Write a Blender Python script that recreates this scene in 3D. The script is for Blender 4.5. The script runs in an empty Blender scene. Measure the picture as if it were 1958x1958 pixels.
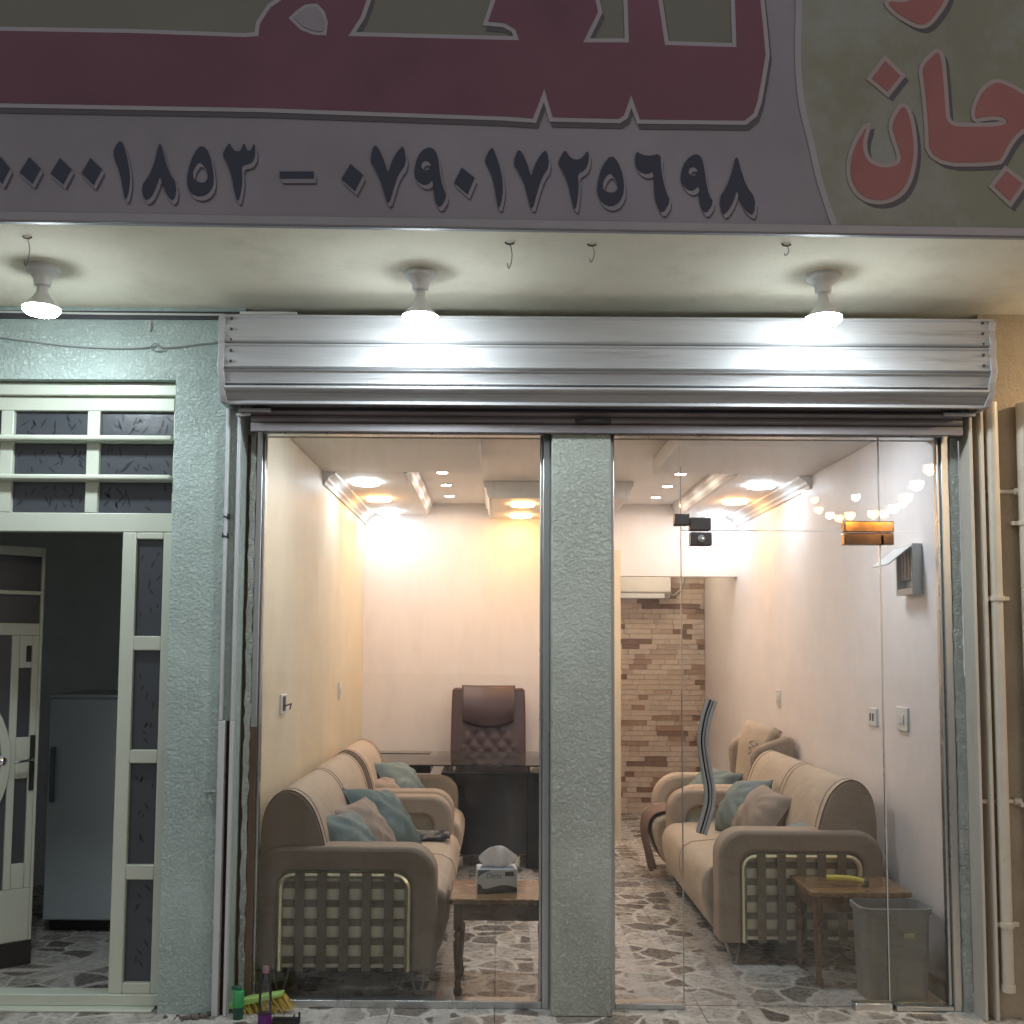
import bpy, bmesh, math, random
import numpy as np
from mathutils import Vector, Matrix
random.seed(7)
SC = bpy.context.scene
COL = SC.collection
R = math.radians

# ------------------------------------------------------------------ camera
FP, PIT, ROL, CXP, CYP = 1960., R(4.2), R(.36), 951., 1096.
CAMH, CAMD = 1.55, 4.575
_r = Vector((1, 0, 0)); _f = Vector((0, math.cos(PIT), math.sin(PIT))); _u = Vector((0, -math.sin(PIT), math.cos(PIT)))
_r2 = _r*math.cos(ROL)+_u*math.sin(ROL); _u2 = -_r*math.sin(ROL)+_u*math.cos(ROL)
CPOS = Vector((0, -CAMD, CAMH))
cd = bpy.data.cameras.new('camera'); cam = bpy.data.objects.new('camera', cd); COL.objects.link(cam)
cam.matrix_world = Matrix(((_r2.x, _u2.x, -_f.x, CPOS.x), (_r2.y, _u2.y, -_f.y, CPOS.y), (_r2.z, _u2.z, -_f.z, CPOS.z), (0, 0, 0, 1)))
cd.sensor_width = 36; cd.lens = 36*FP/1958; cd.shift_x = (979-CXP)/1958; cd.shift_y = (CYP-979)/1958
cd.clip_start = .05; cd.clip_end = 500
SC.camera = cam
# ------------------------------------------------------------------ night sky, exposure
W = bpy.data.worlds.new('World'); SC.world = W; W.use_nodes = True
bg = W.node_tree.nodes['Background']
bg.inputs['Color'].default_value = (.95, .95, 1, 1); bg.inputs['Strength'].default_value = .125
SC.view_settings.view_transform = 'Standard'; SC.view_settings.look = 'None'
SC.view_settings.exposure = 1.42; SC.view_settings.gamma = 1
SC.render.engine = 'CYCLES'; SC.cycles.use_denoising = True
SC.cycles.max_bounces = 7; SC.cycles.diffuse_bounces = 4; SC.cycles.glossy_bounces = 3; SC.cycles.transparent_max_bounces = 12
SC.cycles.use_adaptive_sampling = True; SC.cycles.adaptive_threshold = .03
SC.cycles.sample_clamp_indirect = 6; SC.cycles.caustics_reflective = False; SC.cycles.caustics_refractive = False
L_WHITE, L_WARM, L_SPOT, L_OUT, L_FEST = 16, 22, 112, 92, 44

# ------------------------------------------------------------------ photo direction -> place on a known surface
def _ray(x, y): return _f+_r2*((x-CXP)/FP)-_u2*((y-CYP)/FP)
def sY(x, y, Y=0.):
    r = _ray(x, y); t = (Y-CPOS.y)/r.y; return CPOS+r*t
def sZ(x, y, Z=0.):
    r = _ray(x, y); t = (Z-CPOS.z)/r.z; return CPOS+r*t
def sX(x, y, X):
    r = _ray(x, y); t = (X-CPOS.x)/r.x; return CPOS+r*t
KD = 1958/1932
def dY(x, y, Y=0.): return sY(x*KD, y*KD, Y)
def dZ(x, y, Z=0.): return sZ(x*KD, y*KD, Z)
def dX(x, y, X): return sX(x*KD, y*KD, X)

# ------------------------------------------------------------------ mesh builder
class MB:
    def __init__(s): s.v = []; s.f = []
    def add(s, v, f):
        n = len(s.v); s.v += [tuple(p) for p in v]; s.f += [tuple(i+n for i in q) for q in f]; return s
    def box(s, x0, x1, y0, y1, z0, z1):
        if x0 > x1: x0, x1 = x1, x0
        if y0 > y1: y0, y1 = y1, y0
        if z0 > z1: z0, z1 = z1, z0
        return s.add([(x0,y0,z0),(x1,y0,z0),(x1,y1,z0),(x0,y1,z0),(x0,y0,z1),(x1,y0,z1),(x1,y1,z1),(x0,y1,z1)],
                     [(0,3,2,1),(4,5,6,7),(0,1,5,4),(1,2,6,5),(2,3,7,6),(3,0,4,7)])
    def prism(s, pts, a0, a1, axis='y'):
        # pts: 2-D outline, extruded along an axis
        n = len(pts)
        def P(p, a): return {'y': (p[0], a, p[1]), 'x': (a, p[0], p[1]), 'z': (p[0], p[1], a)}[axis]
        v = [P(p, a0) for p in pts]+[P(p, a1) for p in pts]
        f = [tuple(range(n)), tuple(range(2*n-1, n-1, -1))]+[(i, i+n, (i+1) % n+n, (i+1) % n) for i in range(n)]
        return s.add(v, f)
    def ring(s, outer, inner, a0, a1, axis='y'):
        # open band between two poly-lines of equal length
        n = len(outer)
        def P(p, a): return {'y': (p[0], a, p[1]), 'x': (a, p[0], p[1]), 'z': (p[0], p[1], a)}[axis]
        v = [P(p, a0) for p in outer]+[P(p, a0) for p in inner]+[P(p, a1) for p in outer]+[P(p, a1) for p in inner]
        f = []
        for i in range(n-1):
            f += [(i, i+1, n+i+1, n+i), (2*n+i, 3*n+i, 3*n+i+1, 2*n+i+1), (i, 2*n+i, 2*n+i+1, i+1), (n+i, n+i+1, 3*n+i+1, 3*n+i)]
        f += [(0, n, 3*n, 2*n), (n-1, 3*n-1, 4*n-1, 2*n-1)]
        return s.add(v, f)
    def lathe(s, prof, c=(0, 0, 0), n=20, axis='z', cap=True):
        v = []; f = []
        for r, h in prof:
            for k in range(n):
                a = 2*math.pi*k/n; ca, sa = r*math.cos(a), r*math.sin(a)
                v.append({'z': (c[0]+ca, c[1]+sa, c[2]+h), 'y': (c[0]+ca, c[1]+h, c[2]+sa), 'x': (c[0]+h, c[1]+ca, c[2]+sa)}[axis])
        m = len(prof)
        for i in range(m-1):
            for k in range(n):
                f.append((i*n+k, i*n+(k+1) % n, (i+1)*n+(k+1) % n, (i+1)*n+k))
        if cap: f += [tuple(range(n-1, -1, -1)), tuple(range((m-1)*n, m*n))]
        return s.add(v, f)
    def tube(s, pts, r, n=8, closed=False):
        pts = [Vector(p) for p in pts]; m = len(pts); v = []; f = []
        prev = None
        for i, p in enumerate(pts):
            if closed: t = pts[(i+1) % m]-pts[i-1]
            else: t = pts[min(i+1, m-1)]-pts[max(i-1, 0)]
            t.normalize()
            if prev is None:
                a = Vector((0, 0, 1)) if abs(t.z) < .9 else Vector((1, 0, 0))
                nx = t.cross(a).normalized()
            else:
                nx = (prev-t*prev.dot(t)).normalized()
            prev = nx; ny = t.cross(nx)
            rr = r[i] if isinstance(r, (list, tuple)) else r
            for k in range(n):
                a = 2*math.pi*k/n; v.append(p+nx*rr*math.cos(a)+ny*rr*math.sin(a))
        for i in range(m if closed else m-1):
            j = (i+1) % m
            for k in range(n): f.append((i*n+k, i*n+(k+1) % n, j*n+(k+1) % n, j*n+k))
        if not closed: f += [tuple(range(n-1, -1, -1)), tuple(range((m-1)*n, m*n))]
        return s.add(v, f)
    def sheet(s, fn, nu, nv):
        v = [fn(i/nu, j/nv) for j in range(nv+1) for i in range(nu+1)]
        f = [(j*(nu+1)+i, j*(nu+1)+i+1, (j+1)*(nu+1)+i+1, (j+1)*(nu+1)+i) for j in range(nv) for i in range(nu)]
        return s.add(v, f)
    def mesh(s, name, smooth=False):
        me = bpy.data.meshes.new(name); me.from_pydata(s.v, [], s.f)
        b = bmesh.new(); b.from_mesh(me); bmesh.ops.recalc_face_normals(b, faces=b.faces); b.to_mesh(me); b.free()
        if smooth:
            for p in me.polygons: p.use_smooth = True
        return me
    def build(s, name, mat, parent=None, smooth=False, bevel=0, seg=2, ang=40, sub=0, loc=None, solid=0):
        me = s.mesh(name, smooth or bevel > 0 or sub > 0)
        me.materials.append(mat)
        o = bpy.data.objects.new(name, me); COL.objects.link(o)
        if parent: o.parent = parent
        if loc is not None: o.location = loc
        if solid:
            m = o.modifiers.new('solid', 'SOLIDIFY'); m.thickness = solid; m.offset = 0
        if bevel:
            m = o.modifiers.new('bevel', 'BEVEL'); m.width = bevel; m.segments = seg; m.limit_method = 'ANGLE'; m.angle_limit = R(ang); m.harden_normals = False
        if sub:
            m = o.modifiers.new('sub', 'SUBSURF'); m.levels = sub; m.render_levels = sub
        if (smooth or bevel) and not sub:
            try: me.set_sharp_from_angle(angle=R(ang))
            except Exception: pass
        return o

def thing(name, label, cat, loc=(0, 0, 0), rz=0, group=None):
    o = bpy.data.objects.new(name, None); COL.objects.link(o); o.empty_display_size = .1
    o.location = loc; o.rotation_euler = (0, 0, rz)
    return tag(o, label, cat, group)
def tag(o, label, cat, group=None):
    o['label'] = label; o['category'] = cat
    if group: o['group'] = group
    return o
def struct(o): o['kind'] = 'structure'; return o
def link_copy(o, parent=None, loc=None):
    c = o.copy(); COL.objects.link(c)
    if parent: c.parent = parent
    if loc is not None: c.location = loc
    return c
def rpoly(pts, n=6):
    # smooth a closed outline (Chaikin)
    for _ in range(n):
        q = []
        for i in range(len(pts)):
            a, b = pts[i], pts[(i+1) % len(pts)]
            q += [(a[0]*.75+b[0]*.25, a[1]*.75+b[1]*.25), (a[0]*.25+b[0]*.75, a[1]*.25+b[1]*.75)]
        pts = q
    return pts
def spline(pts, n=6):
    # Catmull-Rom through points
    P = [Vector(p) for p in pts]; P = [P[0]*2-P[1]]+P+[P[-1]*2-P[-2]]; out = []
    for i in range(1, len(P)-2):
        for k in range(n):
            t = k/n; a, b, c, d = P[i-1], P[i], P[i+1], P[i+2]
            out.append(.5*((2*b)+(c-a)*t+(2*a-5*b+4*c-d)*t*t+(3*b-a-3*c+d)*t**3))
    out.append(P[-2]); return out

# ------------------------------------------------------------------ materials
def newmat(name):
    m = bpy.data.materials.new(name); m.use_nodes = True; nt = m.node_tree
    return m, nt, nt.nodes['Principled BSDF']
def N(nt, t, **kw):
    n = nt.nodes.new(t)
    for k, v in kw.items(): setattr(n, k, v)
    return n
def pos(nt, scale=(1, 1, 1), obj=False):
    if obj: src = N(nt, 'ShaderNodeTexCoord').outputs['Object']
    else: src = N(nt, 'ShaderNodeNewGeometry').outputs['Position']
    m = N(nt, 'ShaderNodeMapping'); m.inputs['Scale'].default_value = scale
    nt.links.new(src, m.inputs['Vector']); return m.outputs['Vector']
def noise(nt, vec, scale, detail=4, rough=.6):
    n = N(nt, 'ShaderNodeTexNoise'); n.inputs['Scale'].default_value = scale; n.inputs['Detail'].default_value = detail; n.inputs['Roughness'].default_value = rough
    nt.links.new(vec, n.inputs['Vector']); return n.outputs['Fac']
def ramp(nt, fac, stops):
    r = N(nt, 'ShaderNodeValToRGB'); e = r.color_ramp.elements
    while len(e) < len(stops): e.new(.5)
    for q, (p, c) in zip(e, stops): q.position = p; q.color = (c[0], c[1], c[2], 1) if not isinstance(c, (int, float)) else (c, c, c, 1)
    nt.links.new(fac, r.inputs['Fac']); return r.outputs['Color']
def mixc(nt, fac, a, b, mode='MIX'):
    m = N(nt, 'ShaderNodeMix', data_type='RGBA', blend_type=mode)
    if isinstance(fac, (int, float)): m.inputs[0].default_value = fac
    else: nt.links.new(fac, m.inputs[0])
    for s, v in ((6, a), (7, b)):
        if isinstance(v, tuple): m.inputs[s].default_value = (*v, 1)
        else: nt.links.new(v, m.inputs[s])
    return m.outputs[2]
def bump(nt, b, h, strength, dist):
    n = N(nt, 'ShaderNodeBump'); n.inputs['Strength'].default_value = strength; n.inputs['Distance'].default_value = dist
    nt.links.new(h, n.inputs['Height'])
    nt.links.new(n.outputs['Normal'], b.inputs['Normal']); return n
def mat(name, col, rough=.5, metal=0., var=.12, vscale=6, bmp=0., bscale=60, bdist=.003, stretch=(1, 1, 1), spec=.5, dirt=None, dscale=3, dthr=(.55, .7), obj=False):
    m, nt, b = newmat(name)
    v = pos(nt, stretch, obj)
    n1 = noise(nt, v, vscale, 5)
    c = mixc(nt, 1., ramp(nt, n1, [(.25, 1-var), (.75, 1+var*.3)]), col, 'MULTIPLY')
    if dirt:
        d = ramp(nt, noise(nt, v, dscale, 7, .7), [(dthr[0], 0.), (dthr[1], 1.)])
        c = mixc(nt, d, c, dirt)
    nt.links.new(c, b.inputs['Base Color'])
    rr = N(nt, 'ShaderNodeMapRange'); rr.inputs[3].default_value = max(0, rough-.08); rr.inputs[4].default_value = min(1, rough+.1)
    nt.links.new(n1, rr.inputs[0]); nt.links.new(rr.outputs[0], b.inputs['Roughness'])
    b.inputs['Metallic'].default_value = metal; b.inputs['Specular IOR Level'].default_value = spec
    if bmp: bump(nt, b, noise(nt, v, bscale, 4), bmp, bdist)
    return m
def emis(name, col, s):
    m, nt, b = newmat(name); nt.nodes.remove(b)
    e = N(nt, 'ShaderNodeEmission'); e.inputs[0].default_value = (*col, 1); e.inputs[1].default_value = s
    nt.links.new(e.outputs[0], nt.nodes['Material Output'].inputs['Surface']); return m

def stucco(name, col, amt=1., scale=34, col2=None):
    m, nt, b = newmat(name); v = pos(nt)
    big = noise(nt, v, 2.2, 4)
    c = mixc(nt, ramp(nt, big, [(.35, 0.), (.7, 1.)]), col, col2 or tuple(k*.86 for k in col))
    vo = N(nt, 'ShaderNodeTexVoronoi', feature='SMOOTH_F1'); vo.inputs['Scale'].default_value = scale
    w = N(nt, 'ShaderNodeTexNoise'); w.inputs['Scale'].default_value = scale*.7; w.inputs['Detail'].default_value = 5
    nt.links.new(v, w.inputs['Vector'])
    wv = N(nt, 'ShaderNodeVectorMath', operation='MULTIPLY_ADD'); wv.inputs[1].default_value = (.022, .022, .022)
    nt.links.new(w.outputs['Color'], wv.inputs[0]); nt.links.new(v, wv.inputs[2]); nt.links.new(wv.outputs[0], vo.inputs['Vector'])
    h1 = ramp(nt, vo.outputs['Distance'], [(.12, 1.), (.62, 0.)])
    h2 = ramp(nt, noise(nt, v, scale*1.7, 5, .7), [(.42, 0.), (.58, 1.)])
    h = mixc(nt, .72, h1, h2)
    patch = ramp(nt, noise(nt, v, 2.6, 3), [(.3, .35), (.62, 1.)])
    hh = mixc(nt, 1., h, patch, 'MULTIPLY')
    c = mixc(nt, ramp(nt, noise(nt, v, 60, 5), [(.3, .0), (.8, .35)]), c, tuple(k*.8 for k in col))
    c = mixc(nt, ramp(nt, noise(nt, pos(nt, (1, 1, .35)), 3.1, 6, .7), [(.52, 0.), (.78, .5)]), c, tuple(k*q for k, q in zip(col, (.62, .58, .52))))
    nt.links.new(c, b.inputs['Base Color']); b.inputs['Roughness'].default_value = .9; b.inputs['Specular IOR Level'].default_value = .15
    bump(nt, b, hh, .85*amt, .0095*amt); return m

def tilemat():
    m, nt, b = newmat('printed_stone_tile'); v = pos(nt, (5.8, 7.0, 0))
    w = N(nt, 'ShaderNodeTexNoise'); w.inputs['Scale'].default_value = 1.3; w.inputs['Detail'].default_value = 3; nt.links.new(v, w.inputs['Vector'])
    wv = N(nt, 'ShaderNodeVectorMath', operation='MULTIPLY_ADD'); wv.inputs[1].default_value = (.5, .5, 0)
    nt.links.new(w.outputs['Color'], wv.inputs[0]); nt.links.new(v, wv.inputs[2])
    e = N(nt, 'ShaderNodeTexVoronoi', feature='DISTANCE_TO_EDGE'); e.inputs['Scale'].default_value = 1; nt.links.new(wv.outputs[0], e.inputs['Vector'])
    cell = N(nt, 'ShaderNodeTexVoronoi'); cell.inputs['Scale'].default_value = 1; nt.links.new(wv.outputs[0], cell.inputs['Vector'])
    sep = N(nt, 'ShaderNodeSeparateColor'); nt.links.new(cell.outputs['Color'], sep.inputs[0])
    stone = ramp(nt, sep.outputs[0], [(.0, (.15, .13, .115)), (.26, (.22, .195, .17)), (.42, (.36, .33, .295)), (.65, (.47, .44, .40)), (1., (.56, .53, .49))])
    g = noise(nt, pos(nt, (1, 1, 0)), 26, 6, .7)
    stone = mixc(nt, 1., stone, ramp(nt, g, [(.25, .62), (.75, 1.15)]), 'MULTIPLY')
    line = ramp(nt, e.outputs['Distance'], [(.03, 0.), (.075, 1.)])
    c = mixc(nt, line, (.62, .59, .54), stone)
    # pale printed bands every other tile
    sp = N(nt, 'ShaderNodeSeparateXYZ'); nt.links.new(pos(nt, (1/.445, 1/.445, 1)), sp.inputs[0])
    def band(o):
        fr = N(nt, 'ShaderNodeMath', operation='FRACT'); ad = N(nt, 'ShaderNodeMath', operation='ADD'); ad.inputs[1].default_value = 20.5
        nt.links.new(o, ad.inputs[0]); nt.links.new(ad.outputs[0], fr.inputs[0])
        return ramp(nt, fr.outputs[0], [(.0, 1.), (.07, 1.), (.09, 0.), (.91, 0.), (.93, 1.)])
    bb = mixc(nt, 1., band(sp.outputs[0]), band(sp.outputs[1]), 'LIGHTEN')
    c = mixc(nt, mixc(nt, 1., band(sp.outputs[0]), (.8, .8, .8), 'MULTIPLY'), c, (.55, .52, .48))
    nt.links.new(c, b.inputs['Base Color'])
    b.inputs['Roughness'].default_value = .3
    rr = ramp(nt, g, [(.3, .2), (.8, .42)]); nt.links.new(rr, b.inputs['Roughness'])
    bump(nt, b, e.outputs['Distance'], .15, .004); return m

def glassmat(name, tint=(.97, .99, .98), dust=.018, refl=1.0):
    m, nt, b = newmat(name); nt.nodes.remove(b)
    tr = N(nt, 'ShaderNodeBsdfTransparent'); tr.inputs[0].default_value = (*tint, 1)
    gl = N(nt, 'ShaderNodeBsdfGlossy'); gl.inputs['Roughness'].default_value = .004
    fr = N(nt, 'ShaderNodeFresnel'); fr.inputs[0].default_value = 1.5
    mx = N(nt, 'ShaderNodeMixShader'); nt.links.new(fr.outputs[0], mx.inputs[0]); nt.links.new(tr.outputs[0], mx.inputs[1]); nt.links.new(gl.outputs[0], mx.inputs[2])
    df = N(nt, 'ShaderNodeBsdfDiffuse'); df.inputs[0].default_value = (.8, .8, .8, 1)
    v = pos(nt, (1, 1, .35))
    d = ramp(nt, noise(nt, v, 9, 7, .7), [(.45, dust*.15), (.75, dust*2.2)])
    m2 = N(nt, 'ShaderNodeMixShader'); nt.links.new(d, m2.inputs[0]); nt.links.new(mx.outputs[0], m2.inputs[1]); nt.links.new(df.outputs[0], m2.inputs[2])
    nt.links.new(m2.outputs[0], nt.nodes['Material Output'].inputs['Surface']); return m

M = {}
M['stucco'] = stucco('mint_stucco', (.55, .66, .62))
M['stucco_grey'] = stucco('grey_stucco', (.56, .60, .54), 1.0, 30)
M['soffit'] = stucco('soffit_plaster', (.86, .80, .65), .35, 60, (.77, .73, .60))
M['wall_brown'] = stucco('brown_plaster', (.48, .41, .31), .6, 30, (.36, .29, .21))
M['concrete'] = mat('concrete', (.3, .29, .27), .85, var=.3, bmp=.4, bscale=40)
M['street'] = mat('street', (.36, .35, .33), .85, var=.3, vscale=3, bmp=.4, bscale=90)
M['jagged'] = stucco('patched_plaster', (.62, .66, .61), 1.2, 45, (.5, .52, .48))
M['shutter'] = mat('shutter_paint', (.50, .50, .51), .42, .1, var=.22, vscale=2.5, stretch=(.35, 1, 5), bmp=.3, bscale=3.2, bdist=.02, dirt=(.27, .24, .22), dscale=3.2, dthr=(.56, .74))
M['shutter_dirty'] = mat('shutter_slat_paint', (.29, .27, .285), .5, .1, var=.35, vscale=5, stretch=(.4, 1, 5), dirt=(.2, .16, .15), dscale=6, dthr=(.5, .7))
M['rail_white'] = mat('white_rail_paint', (.6, .61, .62), .42, .1, var=.15, vscale=5, stretch=(1, 1, .3))
M['rail_cream'] = mat('cream_rail_paint', (.62, .57, .49), .45, 0, var=.15, vscale=5, stretch=(1, 1, .3), dirt=(.42, .36, .29), dscale=3, dthr=(.6, .8))
M['rust'] = mat('bare_rusty_metal', (.18, .12, .085), .6, .4, var=.4, vscale=9, stretch=(1, 1, .2))
M['dark'] = mat('dark_void', (.02, .02, .022), .8)
M['alu'] = mat('brushed_aluminium', (.56, .57, .56), .28, .9, var=.12, vscale=8, stretch=(1, 1, .15))
M['chrome'] = mat('chrome', (.8, .8, .8), .08, 1., var=.03)
M['chrome_warm'] = mat('chrome_reflection_tint', (.24, .14, .085), .03, 1., var=.05)  # mirror chrome; warm lights reflected in it are put into the amber colour
M['satin'] = mat('satin_steel', (.40, .395, .385), .3, .45, var=.05)
M['black'] = mat('black_plastic', (.02, .02, .022), .4, var=.1)
M['blackgloss'] = mat('black_gloss', (.016, .016, .02), .18, var=.1)
M['doorpaint'] = mat('cream_green_door_paint', (.60, .64, .54), .33, 0, var=.07, vscale=3, bmp=.05, bscale=20)
M['cream_pipe'] = mat('cream_pipe', (.64, .58, .48), .4, var=.12, vscale=6, dirt=(.45, .38, .3), dscale=5, dthr=(.62, .8))
M['glass'] = glassmat('clear_glass')
M['desk_glass'] = glassmat('smoked_desk_glass', (.72, .73, .74), .03)
M['wall_cream'] = mat('cream_textured_wall', (.80, .72, .555), .5, var=.16, vscale=2.2, stretch=(1, 1, .45), bmp=.25, bscale=14, bdist=.004, dirt=(.74, .63, .42), dscale=1.6, dthr=(.4, .75))
M['wall_white'] = mat('white_wall', (.83, .785, .77), .5, var=.03, vscale=2, bmp=.08, bscale=30)
M['ceil'] = mat('white_gypsum', (.76, .74, .71), .55, var=.04, vscale=2)
M['skirt'] = mat('dark_skirting', (.035, .033, .033), .3)
M['tile'] = tilemat()
M['grout'] = mat('grout', (.5, .48, .44), .8)
M['hallwall'] = mat('hall_wall', (.78, .82, .81), .6, var=.1)
M['navy'] = mat('navy_door', (.012, .02, .05), .5)
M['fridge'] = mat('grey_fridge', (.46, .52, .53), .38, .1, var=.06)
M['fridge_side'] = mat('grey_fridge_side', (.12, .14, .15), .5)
M['fabric'] = mat('taupe_fabric', (.37, .285, .215), .85, var=.12, vscale=5, bmp=.5, bscale=9, bdist=.02, obj=True)
M['fabric_lt'] = mat('beige_fabric', (.50, .40, .30), .82, var=.12, vscale=4, bmp=.5, bscale=9, bdist=.02, obj=True)
M['fabric_panel'] = mat('cream_webbing_backing', (.80, .74, .58), .8, var=.1, obj=True)
M['strap'] = mat('olive_webbing', (.22, .18, .125), .85, var=.15, vscale=30, obj=True)
M['piping'] = mat('brown_piping', (.17, .12, .085), .8)
M['teal'] = mat('teal_velvet', (.125, .18, .18), .75, var=.25, vscale=9, bmp=.3, bscale=14, bdist=.01, obj=True)
M['teal_lt'] = mat('pale_teal_velvet', (.20, .255, .245), .75, var=.25, vscale=9, bmp=.3, bscale=14, bdist=.01, obj=True)
M['beigevel'] = mat('beige_velvet', (.36, .28, .22), .8, var=.2, vscale=9, bmp=.3, bscale=14, bdist=.01, obj=True)
M['throw'] = mat('brown_throw', (.22, .14, .105), .9, var=.3, vscale=14, bmp=.3, bscale=60)
M['gold'] = mat('gold_frame', (.90, .84, .60), .34, 1., var=.05)
M['leather'] = mat('aubergine_leather', (.085, .052, .058), .36, var=.2, vscale=9, bmp=.15, bscale=60, obj=True)
M['leather_edge'] = mat('oxblood_piping', (.10, .03, .03), .4)
M['deskblack'] = mat('black_desk_lacquer', (.03, .031, .037), .22, var=.3, vscale=5)
M['wood'] = mat('varnished_wood', (.17, .085, .04), .28, var=.4, vscale=9, stretch=(1, 8, 1))
M['wood_top'] = mat('varnished_wood_top', (.30, .17, .075), .12, var=.35, vscale=6, stretch=(1, 8, 1))
M['paper'] = mat('white_paper', (.88, .88, .88), .7, var=.04)
_nt = M['paper'].node_tree; _tl = N(_nt, 'ShaderNodeBsdfTranslucent'); _tl.inputs[0].default_value = (.9, .9, .9, 1); _mx = N(_nt, 'ShaderNodeMixShader'); _mx.inputs[0].default_value = .45
_nt.links.new(_nt.nodes['Principled BSDF'].outputs[0], _mx.inputs[1]); _nt.links.new(_tl.outputs[0], _mx.inputs[2]); _nt.links.new(_mx.outputs[0], _nt.nodes['Material Output'].inputs['Surface'])
M['box_white'] = mat('tissue_carton_white', (.72, .74, .76), .4)
M['box_blue'] = mat('tissue_carton_blue', (.18, .22, .3), .4, var=.3, vscale=30)
M['box_brown'] = mat('tissue_carton_brown', (.09, .07, .05), .4)
M['bin'] = mat('grey_bin_plastic', (.22, .235, .245), .45, var=.12, vscale=4)
M['yellow'] = mat('yellow_plastic', (.75, .62, .12), .4)
M['plate'] = mat('white_plate', (.72, .71, .69), .35, var=.04)
M['fusegrey'] = mat('fuse_inside', (.3, .29, .3), .5, var=.5, vscale=60)
M['green'] = mat('green_plastic', (.05, .36, .12), .4)
M['lime'] = mat('lime_plastic', (.40, .62, .16), .45)
M['bristle'] = mat('yellow_bristle', (.62, .46, .08), .8, var=.4, vscale=60, stretch=(3, 3, .4))
M['purple'] = mat('purple_label', (.13, .02, .17), .5)
M['rubble'] = mat('rubble', (.16, .14, .12), .9, var=.5, vscale=30, bmp=.5, bscale=40)
M['rope'] = mat('white_rope', (.6, .62, .58), .8)
M['cable'] = mat('grey_cable', (.25, .27, .26), .6)
M['darkcable'] = mat('dark_cable', (.06, .06, .065), .6)
M['foam'] = mat('white_foam', (.75, .75, .74), .8)
M['white_lamp'] = mat('white_lamp_plastic', (.75, .75, .74), .4)
M['frost'] = None

def frostmat():
    m, nt, b = newmat('dark_etched_glass')
    b.inputs['Base Color'].default_value = (.055, .062, .072, 1); b.inputs['Roughness'].default_value = .33
    b.inputs['Specular IOR Level'].default_value = .7
    v = pos(nt)
    bump(nt, b, noise(nt, v, 30, 3), .25, .004); return m
M['frost'] = frostmat()
M['etch'] = mat('etched_leaf', (.03, .032, .037), .3)
M['e_white'] = emis('panel_white', (.74, .86, 1), L_WHITE)
M['e_warm'] = emis('panel_warm', (1, .42, .13), L_WARM)
M['e_yell'] = emis('panel_yellow', (1, .50, .16), L_WARM*1.0)
M['e_pass'] = emis('panel_passage', (1, .78, .58), L_WHITE*1.4)
M['e_front'] = emis('panel_front_white', (.80, .88, 1), L_WHITE*3.0)
M['e_spot'] = emis('spot_white', (1, .83, .71), L_SPOT)
M['e_out'] = emis('bulb_cool_white', (.84, .95, 1), L_OUT)
M['e_outw'] = emis('bulb_warm_white', (1, .74, .46), L_OUT*1.5)
M['e_fw'] = emis('globe_white', (.85, .93, 1), L_FEST)
M['e_fy'] = emis('globe_warm', (1, .52, .07), L_FEST)
# sign print
M['s_grey'] = mat('sign_print_grey', (.325, .31, .355), .45, var=.28, vscale=1.3)
M['s_green'] = mat('sign_print_green', (.27, .28, .205), .45, var=.2, vscale=1.6, dirt=(.32, .34, .32), dscale=1.4, dthr=(.45, .62))
M['s_olive'] = mat('sign_print_olive', (.20, .20, .165), .45, var=.15, vscale=1.6)
M['s_red'] = mat('sign_print_red', (.195, .078, .115), .45, var=.34, vscale=1.4)
M['s_coral'] = mat('sign_print_coral', (.36, .135, .13), .45, var=.15, vscale=3)
M['s_navy'] = mat('sign_print_navy', (.035, .038, .07), .4, var=.1)
M['s_white'] = mat('sign_print_outline', (.40, .38, .415), .45, var=.06)
M['s_pink'] = mat('sign_print_pink_outline', (.40, .335, .33), .45, var=.06)
M['s_dark'] = mat('sign_print_dark', (.10, .092, .108), .45, var=.06)
M['s_trim'] = mat('sign_trim', (.36, .35, .37), .4, .4, var=.1)
# bricks
M['bk'] = [mat('brick_tone', c, .7, var=.18, vscale=18, bmp=.3, bscale=60) for c in
           ((.70, .58, .47), (.66, .54, .43), (.42, .28, .19), (.26, .155, .10), (.56, .42, .32))]
XL, XR, YB = -1.11, 2.0, 3.95          # shop room: left wall, right wall, back wall
ZC, ZR = 2.66, 2.76                    # dropped ceiling, recess

# ================================================================== SETTING
g = struct(MB().box(-60, 60, -60, 60, -.3, -.03).build('ground', M['street']))
# outdoor pavement
pv = struct(MB().box(-6, 6, -2.6, -.0, -.03, -.008).build('pavement', M['grout']))
TW = .445
tm = None
def tiles(parent, x0, x1, y0, y1):
    global tm
    if tm is None:
        tm = MB().box(.0008, TW-.0008, .0008, TW-.0008, -.008, 0).build('tile', M['tile'], None, bevel=.0015, seg=1)
        proto = tm; first = True
    else: first = False
    i0, i1 = int(math.floor(x0/TW)), int(math.ceil(x1/TW)); j0, j1 = int(math.floor(y0/TW)), int(math.ceil(y1/TW))
    for i in range(i0, i1):
        for j in range(j0, j1):
            if first: tm.parent = parent; tm.location = (i*TW, j*TW, 0); first = False
            else: link_copy(tm, parent, (i*TW, j*TW, 0))
OFFY = 0
tiles(pv, -3.6, 3.6, -5*TW, 0)
fl = struct(MB().box(XL, XR, .001, 5.31, -.03, -.0075).build('floor', M['grout']))
tiles(fl, XL, XR, 0, 5.3)
hf = struct(MB().box(-3.6, -1.33, .001, 2.6, -.03, -.0075).build('floor_hall', M['grout']))
tiles(hf, -3.6, -1.34, 0, 2.6)

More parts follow.
